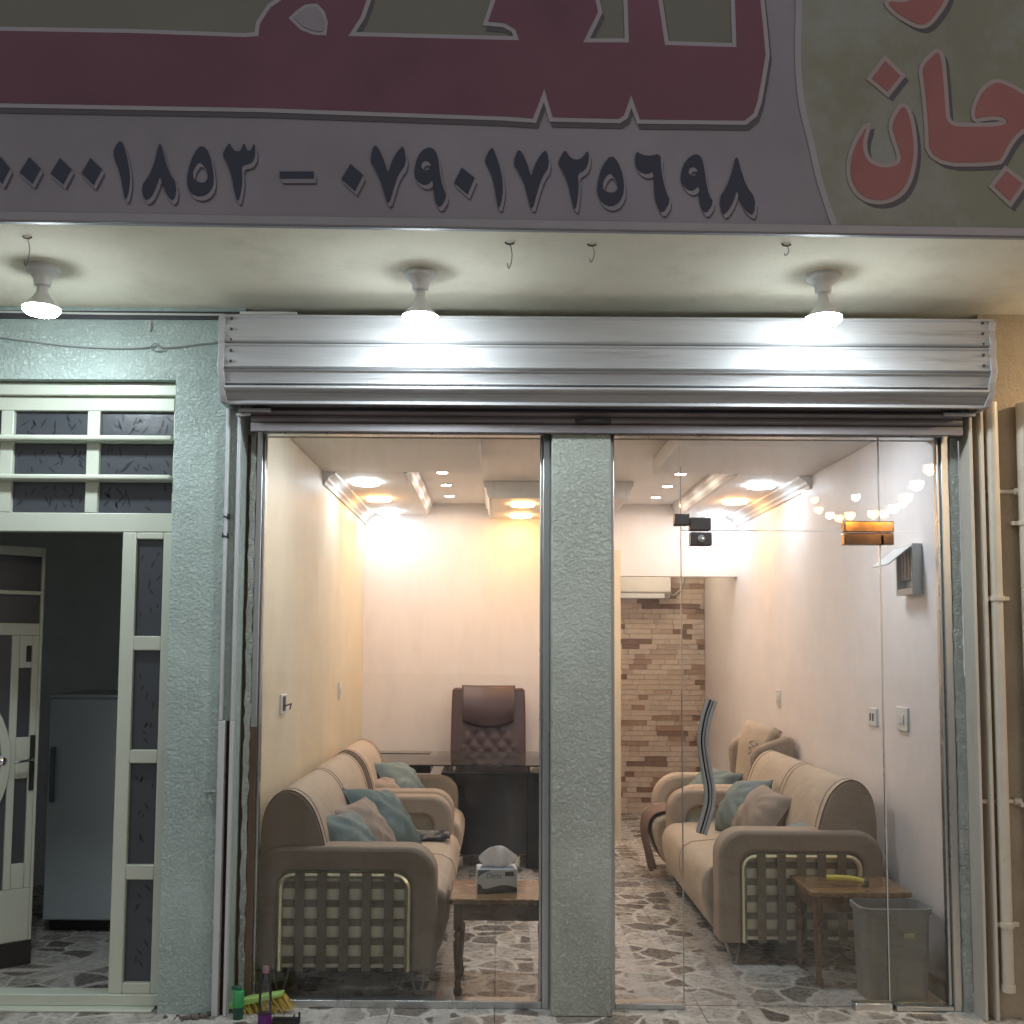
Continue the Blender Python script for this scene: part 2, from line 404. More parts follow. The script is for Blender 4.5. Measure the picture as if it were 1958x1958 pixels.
# interior walls
struct(MB().box(XL-.1, XL, .05, YB, 0, 2.9).build('wall_left', M['wall_cream']))
wr = struct(MB().box(XR, XR+.05, .05, 5.3, 0, 2.9).build('wall_right', M['wall_white']))
MB().box(XR-.012, XR, .05, 5.29, 0, .085).build('skirting', M['skirt'], wr, bevel=.003)
wb = struct(MB().box(XL, 1.02, YB, YB+.1, 0, 2.9).box(1.02, XR, YB, YB+.1, 2.16, 2.9).build('wall_back', M['wall_white']))
MB().box(XL, 1.02, YB-.012, YB, 0, .085).build('skirting', M['skirt'], wb, bevel=.003)
# return wall beside the passage
struct(MB().box(.95, 1.018, 3.87, YB-.001, 0, 2.37).build('wall_return', M['wall_cream']))
struct(MB().box(.92, 1.0, YB+.1, 5.3, 0, 2.9).build('wall_passage', M['wall_white']))
bw = struct(MB().box(.92, XR+.05, 5.305, 5.4, 0, 2.9).build('wall_brick', M['bk'][1]))
bh, y = .0485, .002
bmesh_cache = {}
while y < 2.6:
    x = 1.0-random.random()*.15
    while x < XR-.001:
        w = random.choice((.09, .13, .17, .21, .26, .3))
        a, b = max(x, 1.0), min(x+w, XR-.002)
        if b-a > .02:
            k = random.choices(range(5), (34, 26, 14, 12, 14))[0]
            dp = random.uniform(.004, .011); key = (round(b-a, 2), k)
            if key not in bmesh_cache:
                o = MB().box(0, b-a-.003, -.008, .004, 0, bh-.003).build('brick', M['bk'][k], bw, bevel=.0012, seg=1)
                o.location = (a, 5.305+random.uniform(-.004, .002), y); bmesh_cache[key] = o
            else: link_copy(bmesh_cache[key], bw, (a, 5.305+random.uniform(-.004, .002), y))
        x += w
    y += bh
# ceiling
ce = struct(MB().box(XL, XR, .05, 5.3, ZR, ZR+.14).build('ceiling', M['ceil']))
def drop(x0, x1, y0, y1, z, name='dropped_panel'):
    MB().box(x0, x1, y0, y1, z, ZR-.001).build(name, M['ceil'], ce, bevel=.006)
drop(XL+.001, -.10, .051, 1.86, ZC); drop(.98, XR-.001, .051, 1.86, ZC)
drop(XL+.001, -.60, 1.861, YB-.001, ZC); drop(1.52, XR-.001, 1.861, YB-.001, ZC)
drop(-.05, .93, 2.78, YB-.001, 2.635, 'ceiling_box')
def cornice(pts2, y0, y1, flip, name='cornice'):
    MB().prism([(p[0], p[1]) for p in pts2], y0, y1).build(name, M['ceil'], ce, smooth=True, ang=25)
prof = [(0, 0), (.012, 0), (.018, .02), (.03, .03), (.035, .045), (.055, .06), (.075, .066), (.08, .079), (0, .079)]
cornice([(XL+.001+a, 2.58+b) for a, b in prof], 1.86, YB-.002, 0)
cornice([(XR-.001-a, 2.58+b) for a, b in prof][::-1], 1.9, YB-.002, 0)
ep = [(0, 0), (.02, .0), (.035, .02), (.04, .05), (.055, .065), (.06, .098), (0, .098)]
cornice([(-.60+a, ZC+b) for a, b in ep], 1.9, YB-.002, 0, 'edge_moulding')
cornice([(1.52-a, ZC+b) for a, b in ep][::-1], 1.9, YB-.002, 0, 'edge_moulding')
ep2 = [(0, 0), (.015, .0), (.03, .03), (.035, .07), (.05, .085), (.055, .123), (0, .123)]
cornice([(-.05-a, 2.636+b) for a, b in ep2][::-1], 2.78, YB-.002, 0, 'edge_moulding')
cornice([(.93+a, 2.636+b) for a, b in ep2], 2.78, YB-.002, 0, 'edge_moulding')
# hall behind the street door
struct(MB().box(-3.6, -2.02, 2.2, 2.3, 0, 2.9).box(-2.02, -1.2, 2.2, 2.3, 1.98, 2.9).box(-1.25, -1.2, .0, 2.2, 0, 2.9).box(-3.7, -3.6, 0, 2.3, 0, 2.9).build('wall_hall', M['hallwall']))
struct(MB().box(-3.6, -1.2, .0, 2.3, 2.9, 3.0).build('ceiling_hall', M['hallwall']))
d = MB().box(-2.02, -1.26, 2.26, 2.3, .01, 1.98).build('inner_door', M['navy']); tag(d, 'dark navy inner door at the back of the unlit hall', 'door')

# ================================================================== SHOP BUILDING FRONT
bld = thing('shop_building', 'stuccoed shop front with a deep plastered overhang above its windows', 'building')
YF = -.12
XD = -1.425                                  # right edge of the steel door frame
MB().box(XD, -1.125, YF, .05, 0, 3.05).build('wall', M['stucco'], bld)
MB().box(-5, XD, YF, .05, 2.725, 3.05).build('wall', M['stucco'], bld)
MB().box(-5, -3.35, YF, .05, 0, 2.725).build('wall', M['stucco'], bld)
MB().box(.236, .496, YF+.0, .10, 0, 2.56).build('pillar', M['stucco_grey'], bld, bevel=.006)
MB().box(-1.125, 2.14, .02, .16, 2.526, 3.05).build('lintel', M['concrete'], bld)
MB().box(2.135, 3.4, YF+.02, .05, 0, 3.05).build('wall', M['wall_brown'], bld)
MB().box(-5, 5, .05, .3, 3.05, 5).build('wall', M['stucco'], bld)
A = sZ(0, 428, 3.05); B = sZ(1958, 459, 3.05); sd = (B-A); sd.z = 0; sd.normalize()
P0, P1 = A-sd*3, B+sd*3
MB().add([(P0.x, P0.y, 3.05), (P1.x, P1.y, 3.05), (P1.x, .05, 3.05), (P0.x, .05, 3.05), (P0.x, P0.y, 3.2), (P1.x, P1.y, 3.2), (P1.x, .05, 3.2), (P0.x, .05, 3.2)],
         [(0, 3, 2, 1), (4, 5, 6, 7), (0, 1, 5, 4), (1, 2, 6, 5), (2, 3, 7, 6), (3, 0, 4, 7)]).build('soffit', M['soffit'], bld)
# dark seam under the overhang
MB().box(-4.9, -1.13, YF-.012, YF, 2.995, 3.03).build('seam', M['darkcable'], bld)

# ------------------------------------------------------------------ sign
sign = thing('sign_board', 'large printed shop sign with red Arabic lettering and phone numbers above the overhang', 'sign', (A.x, A.y, 3.05), math.atan2(sd.y, sd.x))
nrm = Vector((sd.y, -sd.x, 0))               # towards the street
def sg(x, y):
    r = _ray(x, y); t = (A-CPOS).dot(nrm)/r.dot(nrm); p = CPOS+r*t
    return ((p-A).dot(sd), p.z-3.05)
MB().box(-3, 6.8, -.02, -.001, 0, 2.0).build('panel', M['s_grey'], sign)
MB().box(-3.01, 6.81, -.03, -.0205, .0, .035).build('frame', M['s_trim'], sign, bevel=.006)
def print_shape(name, polys, lvl, m, grow=0., shift=(0, 0), smooth=0):
    cu = bpy.data.curves.new(name, 'CURVE'); cu.dimensions = '2D'; cu.fill_mode = 'BOTH'
    cu.extrude = .0006; cu.offset = grow
    for k, pl in enumerate(polys):
        q = rpoly(pl, smooth) if smooth else pl
        q = [sg(x+shift[0], y+shift[1]) for x, y in q]
        ar = sum(q[i][0]*q[(i+1) % len(q)][1]-q[(i+1) % len(q)][0]*q[i][1] for i in range(len(q)))
        if (ar > 0) != (k == 0): q = q[::-1]
        sp = cu.splines.new('POLY'); sp.points.add(len(q)-1)
        for p, (a, b) in zip(sp.points, q): p.co = (a, b, 0, 1)
        sp.use_cyclic_u = True
    tmp = bpy.data.objects.new('tmp', cu); COL.objects.link(tmp)
    dg = bpy.context.evaluated_depsgraph_get(); me = bpy.data.meshes.new_from_object(tmp.evaluated_get(dg))
    bpy.data.objects.remove(tmp); bpy.data.curves.remove(cu)
    me.transform(Matrix.Rotation(R(90), 4, 'X')); me.name = name
    me.materials.clear(); me.materials.append(m)
    o = bpy.data.objects.new(name, me); COL.objects.link(o); o.parent = sign; o.location = (0, -.021-.0016*lvl, 0)
    return o
def zz(pts, ox, oy, s): return [(ox+x/s, oy+y/s) for x, y in pts]
# green field and its pale curved border
cv = [(1526, -250), (1524, 0), (1522, 95), (1524, 155), (1531, 214), (1546, 274), (1565, 357), (1593, 441)]
cvs = [(p.x, p.y) for p in spline([(a, b, 0) for a, b in cv], 4)]
print_shape('green_field', [cvs+[(2700, 470), (2700, -250)]], 0, M['s_green'])
print_shape('curved_border', [[(a-6, b) for a, b in cvs]+[(a+6, b) for a, b in cvs[::-1]]], 1, M['s_white'])
# large red word
red = [(-900, 40), (0, 66), (250, 70), (470, 78), (496, 76), (499, 53), (519, 22), (552, 0), (560, -150), (720, -150), (706, 0), (692, 40), (669, 76), (991, 84), (984, 64), (964, 53), (932, 50), (949, 0), (960, -150), (1130, -150), (1136, 0), (1143, 31), (1115, 88), (1200, 88), (1197, 0), (1195, -150), (1256, -150), (1256, 0), (1270, 93), (1404, 97), (1401, 0), (1400, -150), (1445, -150), (1450, 0), (1456, 56), (1461, 112), (1454, 156), (1446, 200), (1438, 224), (1421, 238), (1221, 236), (1205, 191), (1192, 228), (1181, 235), (1055, 232), (1040, 179), (1019, 234), (960, 230), (500, 214), (0, 205), (-900, 180)]
hole = [(555, 42), (570, 28), (586, 17), (608, 15), (622, 30), (628, 50), (625, 75), (600, 73), (577, 64)]
olive = [(-900, -160), (-900, 50), (0, 75), (250, 80), (560, 85), (1000, 93), (1404, 99), (1404, -160)]
print_shape('olive_field', [olive], 0, M['s_olive'])
print_shape('letter_shadow', [red], 1, M['s_dark'], .012, (5, 11))
print_shape('letter_outline', [red], 2, M['s_white'], .014)
print_shape('red_lettering', [red, hole], 3, M['s_red'], -.002)
print_shape('letter_gap', [hole], 4, M['s_grey'], -.012)
# coral word
F_ = lambda p: zz(p, 1498, 0, 4.2)
coral = [F_([(795, 520), (915, 640), (815, 765), (690, 660)]),
         F_([(940, 870), (990, 960), (1020, 1150), (1020, 1300), (980, 1480), (900, 1590), (760, 1640), (620, 1610), (540, 1510), (515, 1400), (530, 1280), (565, 1180), (625, 1080), (650, 1040), (615, 1150), (620, 1250), (660, 1330), (750, 1372), (860, 1370), (930, 1320), (910, 1230), (870, 1120), (850, 1040), (885, 950)]),
         F_([(1235, 430), (1260, 700), (1270, 850), (1285, 1040), (1480, 1050), (1750, 1040), (1770, 990), (1700, 955), (1560, 968), (1515, 985), (1515, 900), (1560, 790), (1610, 730), (1680, 690), (1760, 710), (1930, 810), (2300, 960), (2300, 1030), (1950, 1040), (1860, 1080), (1780, 1180), (1730, 1280), (1690, 1330), (1150, 1330), (1140, 1000), (1110, 700), (1090, 580), (1150, 500)]),
         F_([(1760, 1400), (1890, 1500), (1790, 1640), (1665, 1520)]),
         F_([(800, 40), (960, 60), (1060, 0), (1100, -300), (1360, -300), (1280, 20), (1210, 130), (1140, 215), (1080, 235), (1000, 205), (880, 130)])]
for k, pl in enumerate(coral):
    s_ = 0 if k in (0, 3) else 2
    print_shape('letter_shadow', [pl], 1, M['s_dark'], .012, (9, 9), s_)
    print_shape('letter_outline', [pl], 2, M['s_pink'], .016, (0, 0), s_)
    print_shape('coral_letter', [pl], 3, M['s_coral'], 0, (0, 0), s_)
# phone digits
ZA = lambda p: zz(p, 0, 260, 3.864)
ZB = lambda p: zz(p, 480, 270, 3.864)
ZD = lambda p: zz(p, 960, 270, 3.864)
circ = lambda x, y, r: [(x+r*math.cos(a*math.pi/5), y+r*math.sin(a*math.pi/5)) for a in range(10)]
dots = [ZA([(-195, 175), (-130, 262), (-185, 370), (-265, 285)]), ZA([(30, 180), (95, 265), (40, 375), (-40, 290)]), ZA([(240, 183), (320, 265), (262, 375), (170, 292)]), ZA([(465, 190), (547, 270), (488, 380), (398, 300)]), ZA([(688, 190), (770, 270), (710, 385), (625, 300)]),
        ZB([(742, 195), (832, 275), (773, 390), (678, 302)]), ZB([(1558, 222), (1650, 295), (1600, 415), (1505, 330)]), ZB([(222, 250), (470, 250), (470, 298), (228, 298)])]
digs = [[ZA([(910, 60), (935, 100), (965, 230), (978, 330), (968, 430), (945, 500), (930, 420), (905, 290), (865, 190), (857, 140), (880, 90)])],
        [ZA([(1200, 70), (1225, 170), (1260, 290), (1322, 385), (1300, 510), (1250, 460), (1215, 370), (1197, 310), (1170, 400), (1130, 480), (1085, 498), (1062, 395), (1120, 320), (1160, 220), (1180, 130)])],
        [ZA([(1505, 90), (1560, 150), (1590, 300), (1588, 400), (1540, 458), (1480, 470), (1420, 445), (1395, 360), (1410, 260), (1450, 150)]), ZA([(1490, 205), (1540, 270), (1555, 330), (1530, 370), (1480, 370), (1437, 335), (1440, 270)])],
        [ZA([(1708, 75), (1735, 135), (1790, 145), (1815, 70), (1835, 140), (1870, 135), (1890, 72), (1897, 170), (1870, 225), (1820, 235), (1795, 250), (1802, 350), (1790, 440), (1770, 515), (1745, 430), (1725, 310), (1690, 220), (1657, 165), (1685, 110)])],
        [ZB([(920, 50), (955, 95), (990, 180), (1018, 270), (1050, 160), (1100, 85), (1132, 60), (1150, 190), (1090, 270), (1060, 360), (1020, 500), (990, 400), (960, 300), (915, 215), (890, 170), (900, 100)])],
        [ZB([(1315, 66), (1365, 95), (1385, 160), (1395, 260), (1415, 360), (1447, 430), (1400, 515), (1370, 480), (1355, 410), (1345, 300), (1320, 335), (1280, 347), (1235, 320), (1210, 270), (1220, 190), (1250, 110)]), ZB(circ(1295, 205, 38))],
        [ZB([(1780, 70), (1800, 110), (1835, 210), (1858, 330), (1855, 430), (1830, 530), (1815, 440), (1790, 300), (1750, 210), (1728, 165), (1752, 110)])],
        [ZD([(120, 85), (150, 120), (185, 200), (212, 300), (240, 200), (290, 115), (327, 90), (345, 210), (290, 290), (255, 400), (217, 540), (190, 430), (160, 320), (110, 230), (88, 195), (100, 130)])],
        [ZD([(462, 88), (490, 140), (540, 168), (590, 150), (630, 88), (634, 170), (610, 235), (550, 265), (560, 340), (553, 440), (535, 540), (510, 440), (485, 330), (450, 250), (412, 185), (430, 140)])],
        [ZD([(800, 128), (850, 180), (885, 280), (895, 390), (862, 472), (800, 508), (733, 480), (698, 400), (705, 310), (740, 200)]), ZD([(790, 248), (835, 310), (857, 365), (835, 398), (785, 408), (738, 382), (736, 320)])],
        [ZD([(982, 100), (1020, 125), (1080, 137), (1160, 118), (1162, 200), (1175, 300), (1200, 400), (1233, 465), (1175, 560), (1140, 500), (1120, 420), (1115, 240), (1060, 270), (1000, 242), (978, 190)])],
        [ZD([(1415, 118), (1460, 140), (1480, 220), (1495, 330), (1515, 420), (1550, 475), (1495, 560), (1460, 510), (1448, 440), (1447, 345), (1400, 392), (1350, 377), (1311, 320), (1318, 240), (1350, 165)]), ZD(circ(1400, 248, 36))],
        [ZD([(1720, 122), (1745, 220), (1790, 360), (1855, 440), (1847, 570), (1790, 540), (1745, 460), (1722, 375), (1695, 470), (1650, 545), (1615, 562), (1596, 440), (1650, 360), (1690, 250)])]]
for pls, s_ in [([p], 0) for p in dots]+[(p, 1) for p in digs]:
    print_shape('digit_shadow', pls, 1, M['s_dark'], 0, (6, 11), s_)
    print_shape('digit_halo', pls, 2, M['s_grey'], .002, (3.6, 7.5), s_)
    print_shape('digit', pls, 3, M['s_navy'], .001, (0, 0), s_)

# ------------------------------------------------------------------ lamps under the overhang
lampl = ['left one, above the steel door', 'middle one, above the left shop window', 'right one, above the glass door', 'warm one beyond the pipes at the right']
for (bx, by), (lx, ly), w in zip(((93, 520), (806, 530), (1566, 535), (2330, 541)), ((93, 590), (806, 606), (1566, 608), (2330, 614)), lampl):
    p = sZ(bx, by, 3.05); p.y -= .05; q = sY(lx, ly, p.y)
    h = 3.05-q.z
    t = thing('ceiling_lamp', 'lit white reflector bulb hanging under the overhang, '+w, 'lamp', (p.x, p.y, 3.05), 0, 'reflector bulbs under the overhang')
    MB().lathe([(.062, 0), (.066, -.008), (.064, -.02), (.045, -.032), (.034, -.05), (.032, -.075), (.024, -.08)], n=24).build('holder', M['white_lamp'], t, smooth=True)
    MB().lathe([(.02, -.078), (.021, -h*.6), (.032, -h*.72), (.062, -h*.93), (.071, -h*.975), (.072, -h*1.0)], n=28).build('bulb_body', M['white_lamp'], t, smooth=True)
    MB().lathe([(.0715, -h), (.0705, -h-.009), (.060, -h-.020), (.038, -h-.026), (.001, -h-.028)], n=28, cap=False).build('lens', M['e_out'] if bx < 2000 else M['e_outw'], t, smooth=True)
# ------------------------------------------------------------------ wire hooks in the overhang
for (x, y, l, w) in ((52, 446, .11, 'far left, near the left bulb'), (962, 457, .10, 'left of the middle pair'), (1117, 460, .07, 'right of the middle pair'), (1484, 460, .045, 'above the right bulb')):
    p = dZ(x, y, 3.05)
    t = thing('wire_hook', 'rusty wire hook with a dangling end under the overhang, '+w, 'hook', (p.x, p.y, 3.05), 0, 'wire hooks in the overhang')
    MB().tube([(-.02, 0, .004), (-.012, 0, -.006), (.004, 0, -.008), (.016, 0, -.003)], .0035, 6).build('nail', M['rust'], t)
    MB().tube(spline([(0, 0, -.004), (.008, .002, -l*.4), (.006, 0, -l*.75), (-.004, 0, -l), (-.009, 0, -l*.8)], 4), .0018, 6).build('wire', M['cable'], t)

# ------------------------------------------------------------------ roller shutter
BX0, BX1 = sY(428, 700, -.30).x, sY(1893, 700, -.30).x
ZT, ZB_ = 2.925, 2.585
sh = thing('roller_shutter', 'grey ribbed steel roller shutter box rolled up over the shop windows', 'shutter', ((BX0+BX1)/2, -.1, 0))
cx_ = (BX0+BX1)/2; HW = (BX1-BX0)/2
def ribpanel(z0, z1, ya, yb, name='cover_slat'):
    # a shallow pressed panel with rolled edges (z0 bottom, z1 top; ya/yb depth at bottom/top)
    h = z1-z0; prof = []
    pts = [(0, .0), (.03, -.006), (.07, -.012), (.11, -.010), (.14, -.001), (.17, 0), (.5, -.0025), (.84, 0), (.87, -.001), (.91, -.010), (.95, -.010), (1, .0)]
    pr = [(ya+(yb-ya)*t+o, z0+h*t) for t, o in pts]
    back = [(y+.004, z) for y, z in pr[::-1]]
    m = MB(); n = 14
    for i in range(1):
        m.prism(pr+back, -HW, HW, 'x')
    return m.build(name, M['shutter'], sh, smooth=True, ang=50)
YA = -.30+.1
zb = lambda z: 1.55+(z-1.55)*1.028
ribpanel(zb(2.805), zb(2.925), YA, YA)
ribpanel(zb(2.695), zb(2.803), YA-.004, YA)
ribpanel(zb(2.636), zb(2.693), YA+.026, YA-.004)
MB().prism([(YA+.026, zb(2.634)), (YA+.012, zb(2.628)), (YA+.009, zb(2.620)), (YA+.016, zb(2.611)), (YA+.036, zb(2.606)), (YA+.046, zb(2.62))], -HW, HW, 'x').build('cover_rib', M['shutter'], sh, smooth=True)
MB().prism([(YA+.034, zb(2.605)), (YA+.064, zb(2.578)), (YA+.070, zb(2.584)), (YA+.042, zb(2.61))], -HW, HW, 'x').build('cover_slat', M['shutter'], sh)
MB().box(-HW, HW, YA+.058, YA+.08, zb(2.562), zb(2.577)).build('lip', M['shutter'], sh, bevel=.003)
for s in (-1, 1):
    pr = [(YA-.002, zb(2.925)), (YA-.014, zb(2.90)), (YA-.002, zb(2.86)), (YA-.016, zb(2.82)), (YA-.004, zb(2.77)), (YA-.018, zb(2.70)), (YA+.01, zb(2.65)), (YA+.012, zb(2.615)), (YA+.055, zb(2.565)), (-.03, zb(2.565)), (-.03, zb(2.925))]
    MB().prism(pr, s*HW-(.002 if s > 0 else -.002), s*(HW+.025), 'x').build('end_plate', M['shutter'], sh, bevel=.003)
    for k in range(5): MB().box(s*(HW-.03)-.004, s*(HW-.03)+.004, YA-.012, YA-.003, zb(2.72+k*.045), zb(2.73+k*.045)).build('rivet', M['darkcable'], sh)
MB().box(-HW+.01, HW-.01, YA+.02, -.025, zb(2.905), zb(2.92)).build('top_sheet', M['shutter'], sh)
MB().box(-HW+.01, HW-.01, YA+.081, -.03, zb(2.58), zb(2.586)).build('bottom_sheet', M['darkcable'], sh)
# rolled-up curtain slats and bottom bar
gx0, gx1 = -1.085-cx_, 2.035-cx_
for k in range(3):
    z0 = 2.532+k*.034
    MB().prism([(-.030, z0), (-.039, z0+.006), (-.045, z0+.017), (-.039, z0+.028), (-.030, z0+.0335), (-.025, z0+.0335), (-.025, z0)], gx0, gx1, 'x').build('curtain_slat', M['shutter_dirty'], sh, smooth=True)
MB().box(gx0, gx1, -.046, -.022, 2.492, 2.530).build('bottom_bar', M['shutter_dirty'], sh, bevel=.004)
MB().tube([(x, -.046-.025*math.sin((x+.12)/.15*math.pi), 2.545) for x in np.linspace(-.12, .03, 8)], .011, 8).build('pull_handle', M['darkcable'], sh)
for s, x in ((-1, gx0+.02), (1, gx1-.02)):
    MB().box(x-.07, x+.07, -.062, -.047, 2.575, 2.592).build('bolt', M['rail_white'], sh, bevel=.003)
# guide rails
def rail(x0, x1, m, low, nm):
    w = x1-x0
    o = MB().box(x0-cx_, x0+w*.22-cx_, -.045, .06, low, 2.64).box(x1-w*.22-cx_, x1-cx_, -.045, .06, low, 2.64).box(x0+w*.22-cx_, x1-w*.22-cx_, .03, .05, low, 2.64)
    return o.build('guide_rail', m, sh, bevel=.003)
rail(-1.192, -1.128, M['rail_white'], 1.235, 'l')
MB().box(-1.192-cx_, -1.165-cx_, -.045, .06, 0, 1.233).build('guide_rail', M['rail_white'], sh, bevel=.002)['label'] = 'bare lower length of the left guide rail'
MB().box(-1.163-cx_, -1.145-cx_, -.02, .05, 0, 1.233).build('guide_channel', M['rust'], sh)
MB().box(-1.143-cx_, -1.128-cx_, -.045, .06, 0, 1.233).build('guide_rail', M['rail_white'], sh, bevel=.002)
rail(2.062, 2.125, M['rail_cream'], 0, 'r')
MB().tube([(gx0+.0, -.055, 2.565), (gx0-.06, -.055, 2.56)], .008, 6).build('latch_pin', M['rail_white'], sh)

# broken plaster strip beside the left window and right jamb
m = MB()
prev = None
zs = np.linspace(0, 2.5, 70)
pts = [(-1.106+random.uniform(-.004, .004), z) for z in zs]+[(-1.083+random.uniform(-.005, .004), z) for z in zs[::-1]]
m.prism(pts, -.045, .03).build('jamb_plaster', M['jagged'], bld)
pts = [(2.022+random.uniform(-.003, .003), z) for z in zs]+[(2.056+random.uniform(-.004, .002), z) for z in zs[::-1]]
MB().prism(pts, -.045, .03).build('jamb_plaster', M['jagged'], bld)
MB().box(-1.127, -1.107, -.02, .03, 0, 2.5).build('jamb_gap', M['rust'], bld)

# ------------------------------------------------------------------ left shop window
lw = thing('shop_window', 'left shop window in an aluminium frame, showing the long sofa and desk', 'window', (-.42, 0, 0))
lo = -.42
X0, X1 = -1.082, .234
def fr(x0, x1, z0, z1, nm, par, off, y0=-.03, y1=.03, m=None): return MB().box(x0-off, x1-off, y0, y1, z0, z1).build(nm, m or M['alu'], par, bevel=.003)
fr(X0, X0+.028, 0, 2.522, 'frame_stile', lw, lo); fr(X1-.032, X1, 0, 2.522, 'frame_stile', lw, lo)
fr(X0+.0285, X1-.0325, .0, .032, 'frame_rail', lw, lo); fr(X0+.0285, X1-.0325, 2.506, 2.522, 'frame_rail', lw, lo)
fr(X0+.029, X0+.040, .033, 2.505, 'glazing_bead', lw, lo, -.012, .02); fr(X1-.044, X1-.033, .033, 2.505, 'glazing_bead', lw, lo, -.012, .02)
MB().box(X0+.03-lo, X1-.034-lo, .001, .009, .03, 2.507).build('pane', M['glass'], lw)
MB().box(X0+.0-lo, X0+.03-lo, -.034, -.0305, 0, 1.2).build('stained_strip', M['rust'], lw)
# ------------------------------------------------------------------ right shop window (fixed glass around the door)
ro = 1.26
rw = thing('shop_window', 'right shop window of fixed glass panes around the glass door', 'window', (ro, 0, 0))
RX0, RX1 = .498, 2.02
fr(RX0, RX0+.022, 0, 2.522, 'frame_stile', rw, ro); fr(RX1-.035, RX1, 0, 2.522, 'frame_stile', rw, ro)
SX0, SX1 = sY(1305, 1400, 0).x, sY(1690, 1400, 0).x
DT = sY(1500, 1016, 0).z
fr(RX0+.0225, SX0-.002, 0, .025, 'frame_rail', rw, ro); fr(SX1+.02, RX1-.036, 0, .02, 'frame_rail', rw, ro)
fr(RX0+.0225, RX1-.0355, 2.506, 2.522, 'frame_rail', rw, ro)
fr(RX1-.050, RX1-.0355, .021, 2.505, 'glazing_bead', rw, ro, -.012, .02)
MB().box(RX0+.02-ro, SX0-.003-ro, .001, .009, .02, 2.507).build('pane', M['glass'], rw)
MB().box(SX0+.001-ro, RX1-.037-ro, .001, .009, DT+.005, 2.507).build('pane', M['glass'], rw)
MB().box(SX1+.004-ro, RX1-.037-ro, .001, .009, .018, DT+.001).build('pane', M['glass'], rw)
M['seal'] = mat('pane_edge', (.62, .66, .64), .3)
M['sealdk'] = mat('pane_edge_grey', (.28, .26, .24), .4)
MB().box(SX0-.0028-ro, SX0+.0008-ro, .0, .010, .03, DT).build('pane_edge', M['sealdk'], rw)
MB().box(SX0-.0028-ro, SX0+.0008-ro, .0, .010, DT, sY(1305, 892, 0).z).build('pane_edge', M['sealdk'], rw)
MB().box(SX1-.0002-ro, SX1+.0038-ro, .0, .010, .03, 2.505).build('pane_edge', M['seal'], rw)
MB().box(SX0+.002-ro, SX1-.002-ro, .0, .010, DT+.001, DT+.0048).build('pane_edge', M['seal'], rw)
# ------------------------------------------------------------------ glass door
gd = thing('glass_door', 'frameless glass door with a curved chrome handle and square patch fittings', 'door', ((SX0+SX1)/2, 0, 0))
go = (SX0+SX1)/2
MB().box(SX0+.002-go, SX1-.002-go, .001, .009, .008, DT-.003).build('pane', M['glass'], gd)
def blk(x0, y0, x1, y1, nm, mt, par, off, ya=-.022, yb=.03):
    a = sY(x0, y0, ya); b = sY(x1, y1, ya)
    return MB().box(a.x-off, b.x-off, ya, yb, b.z, a.z).build(nm, mt, par, bevel=.004)
M['fit'] = mat('dark_steel_fitting', (.09, .085, .09), .35, .6)
blk(1290, 982, 1319, 1004, 'keeper', M['fit'], gd, go); blk(1320, 989, 1360, 1014, 'lock_case', M['fit'], gd, go); blk(1321, 1017, 1362, 1043, 'lock_case', M['fit'], gd, go)
c = sY(1341, 1030, -.026)
MB().lathe([(.017, 0), (.017, -.006), (.012, -.008)], (c.x-go, -.022, c.z), 16, 'y').build('cylinder', M['chrome'], gd, smooth=True)
blk(1615, 996, 1710, 1018, 'patch_fitting', M['chrome_warm'], gd, go); blk(1615, 1019, 1687, 1042, 'patch_fitting', M['chrome_warm'], gd, go); blk(1688, 1019, 1710, 1042, 'patch_fitting', M['chrome_warm'], gd, go)
blk(1635, 1919, 1708, 1944, 'bottom_patch', M['alu'], gd, go)
hp = [sY(1230+x/5.085, 1320+y/5.085, -.055) for x, y in ((668, 95), (615, 250), (582, 430), (582, 560), (612, 760), (645, 950), (646, 1080), (622, 1200), (565, 1395))]
hp = spline(hp, 6)
def off_path(pp, dx, dy):
    out = []
    for i, p in enumerate(pp):
        t = (pp[min(i+1, len(pp)-1)]-pp[max(i-1, 0)]); t.y = 0; t.normalize(); n_ = Vector((t.z, 0, -t.x))
        out.append((p.x+n_.x*dx-go, p.y+dy, p.z+n_.z*dx))
    return out
hd = MB().tube(off_path(hp, -.017, 0), .0085, 8).tube(off_path(hp, .017, 0), .0085, 8).tube(off_path(hp, -.002, .002), .0055, 8).build('handle', M['satin'], gd, smooth=True)
MB().tube(off_path(hp, .006, .006), .0085, 6).tube(off_path(hp, -.009, .006), .006, 6).build('inlay', M['blackgloss'], hd, smooth=True)
h2 = MB().tube(off_path(hp, -.026, .11), .0075, 8).tube(off_path(hp, -.006, .11), .0075, 8).build('handle', M['satin'], gd, smooth=True)
for i in (9, len(hp)-9):
    p = hp[i]; MB().tube([(p.x-go, -.055, p.z), (p.x-go, .055, p.z)], .008, 8).build('handle_post', M['chrome'], gd, smooth=True)

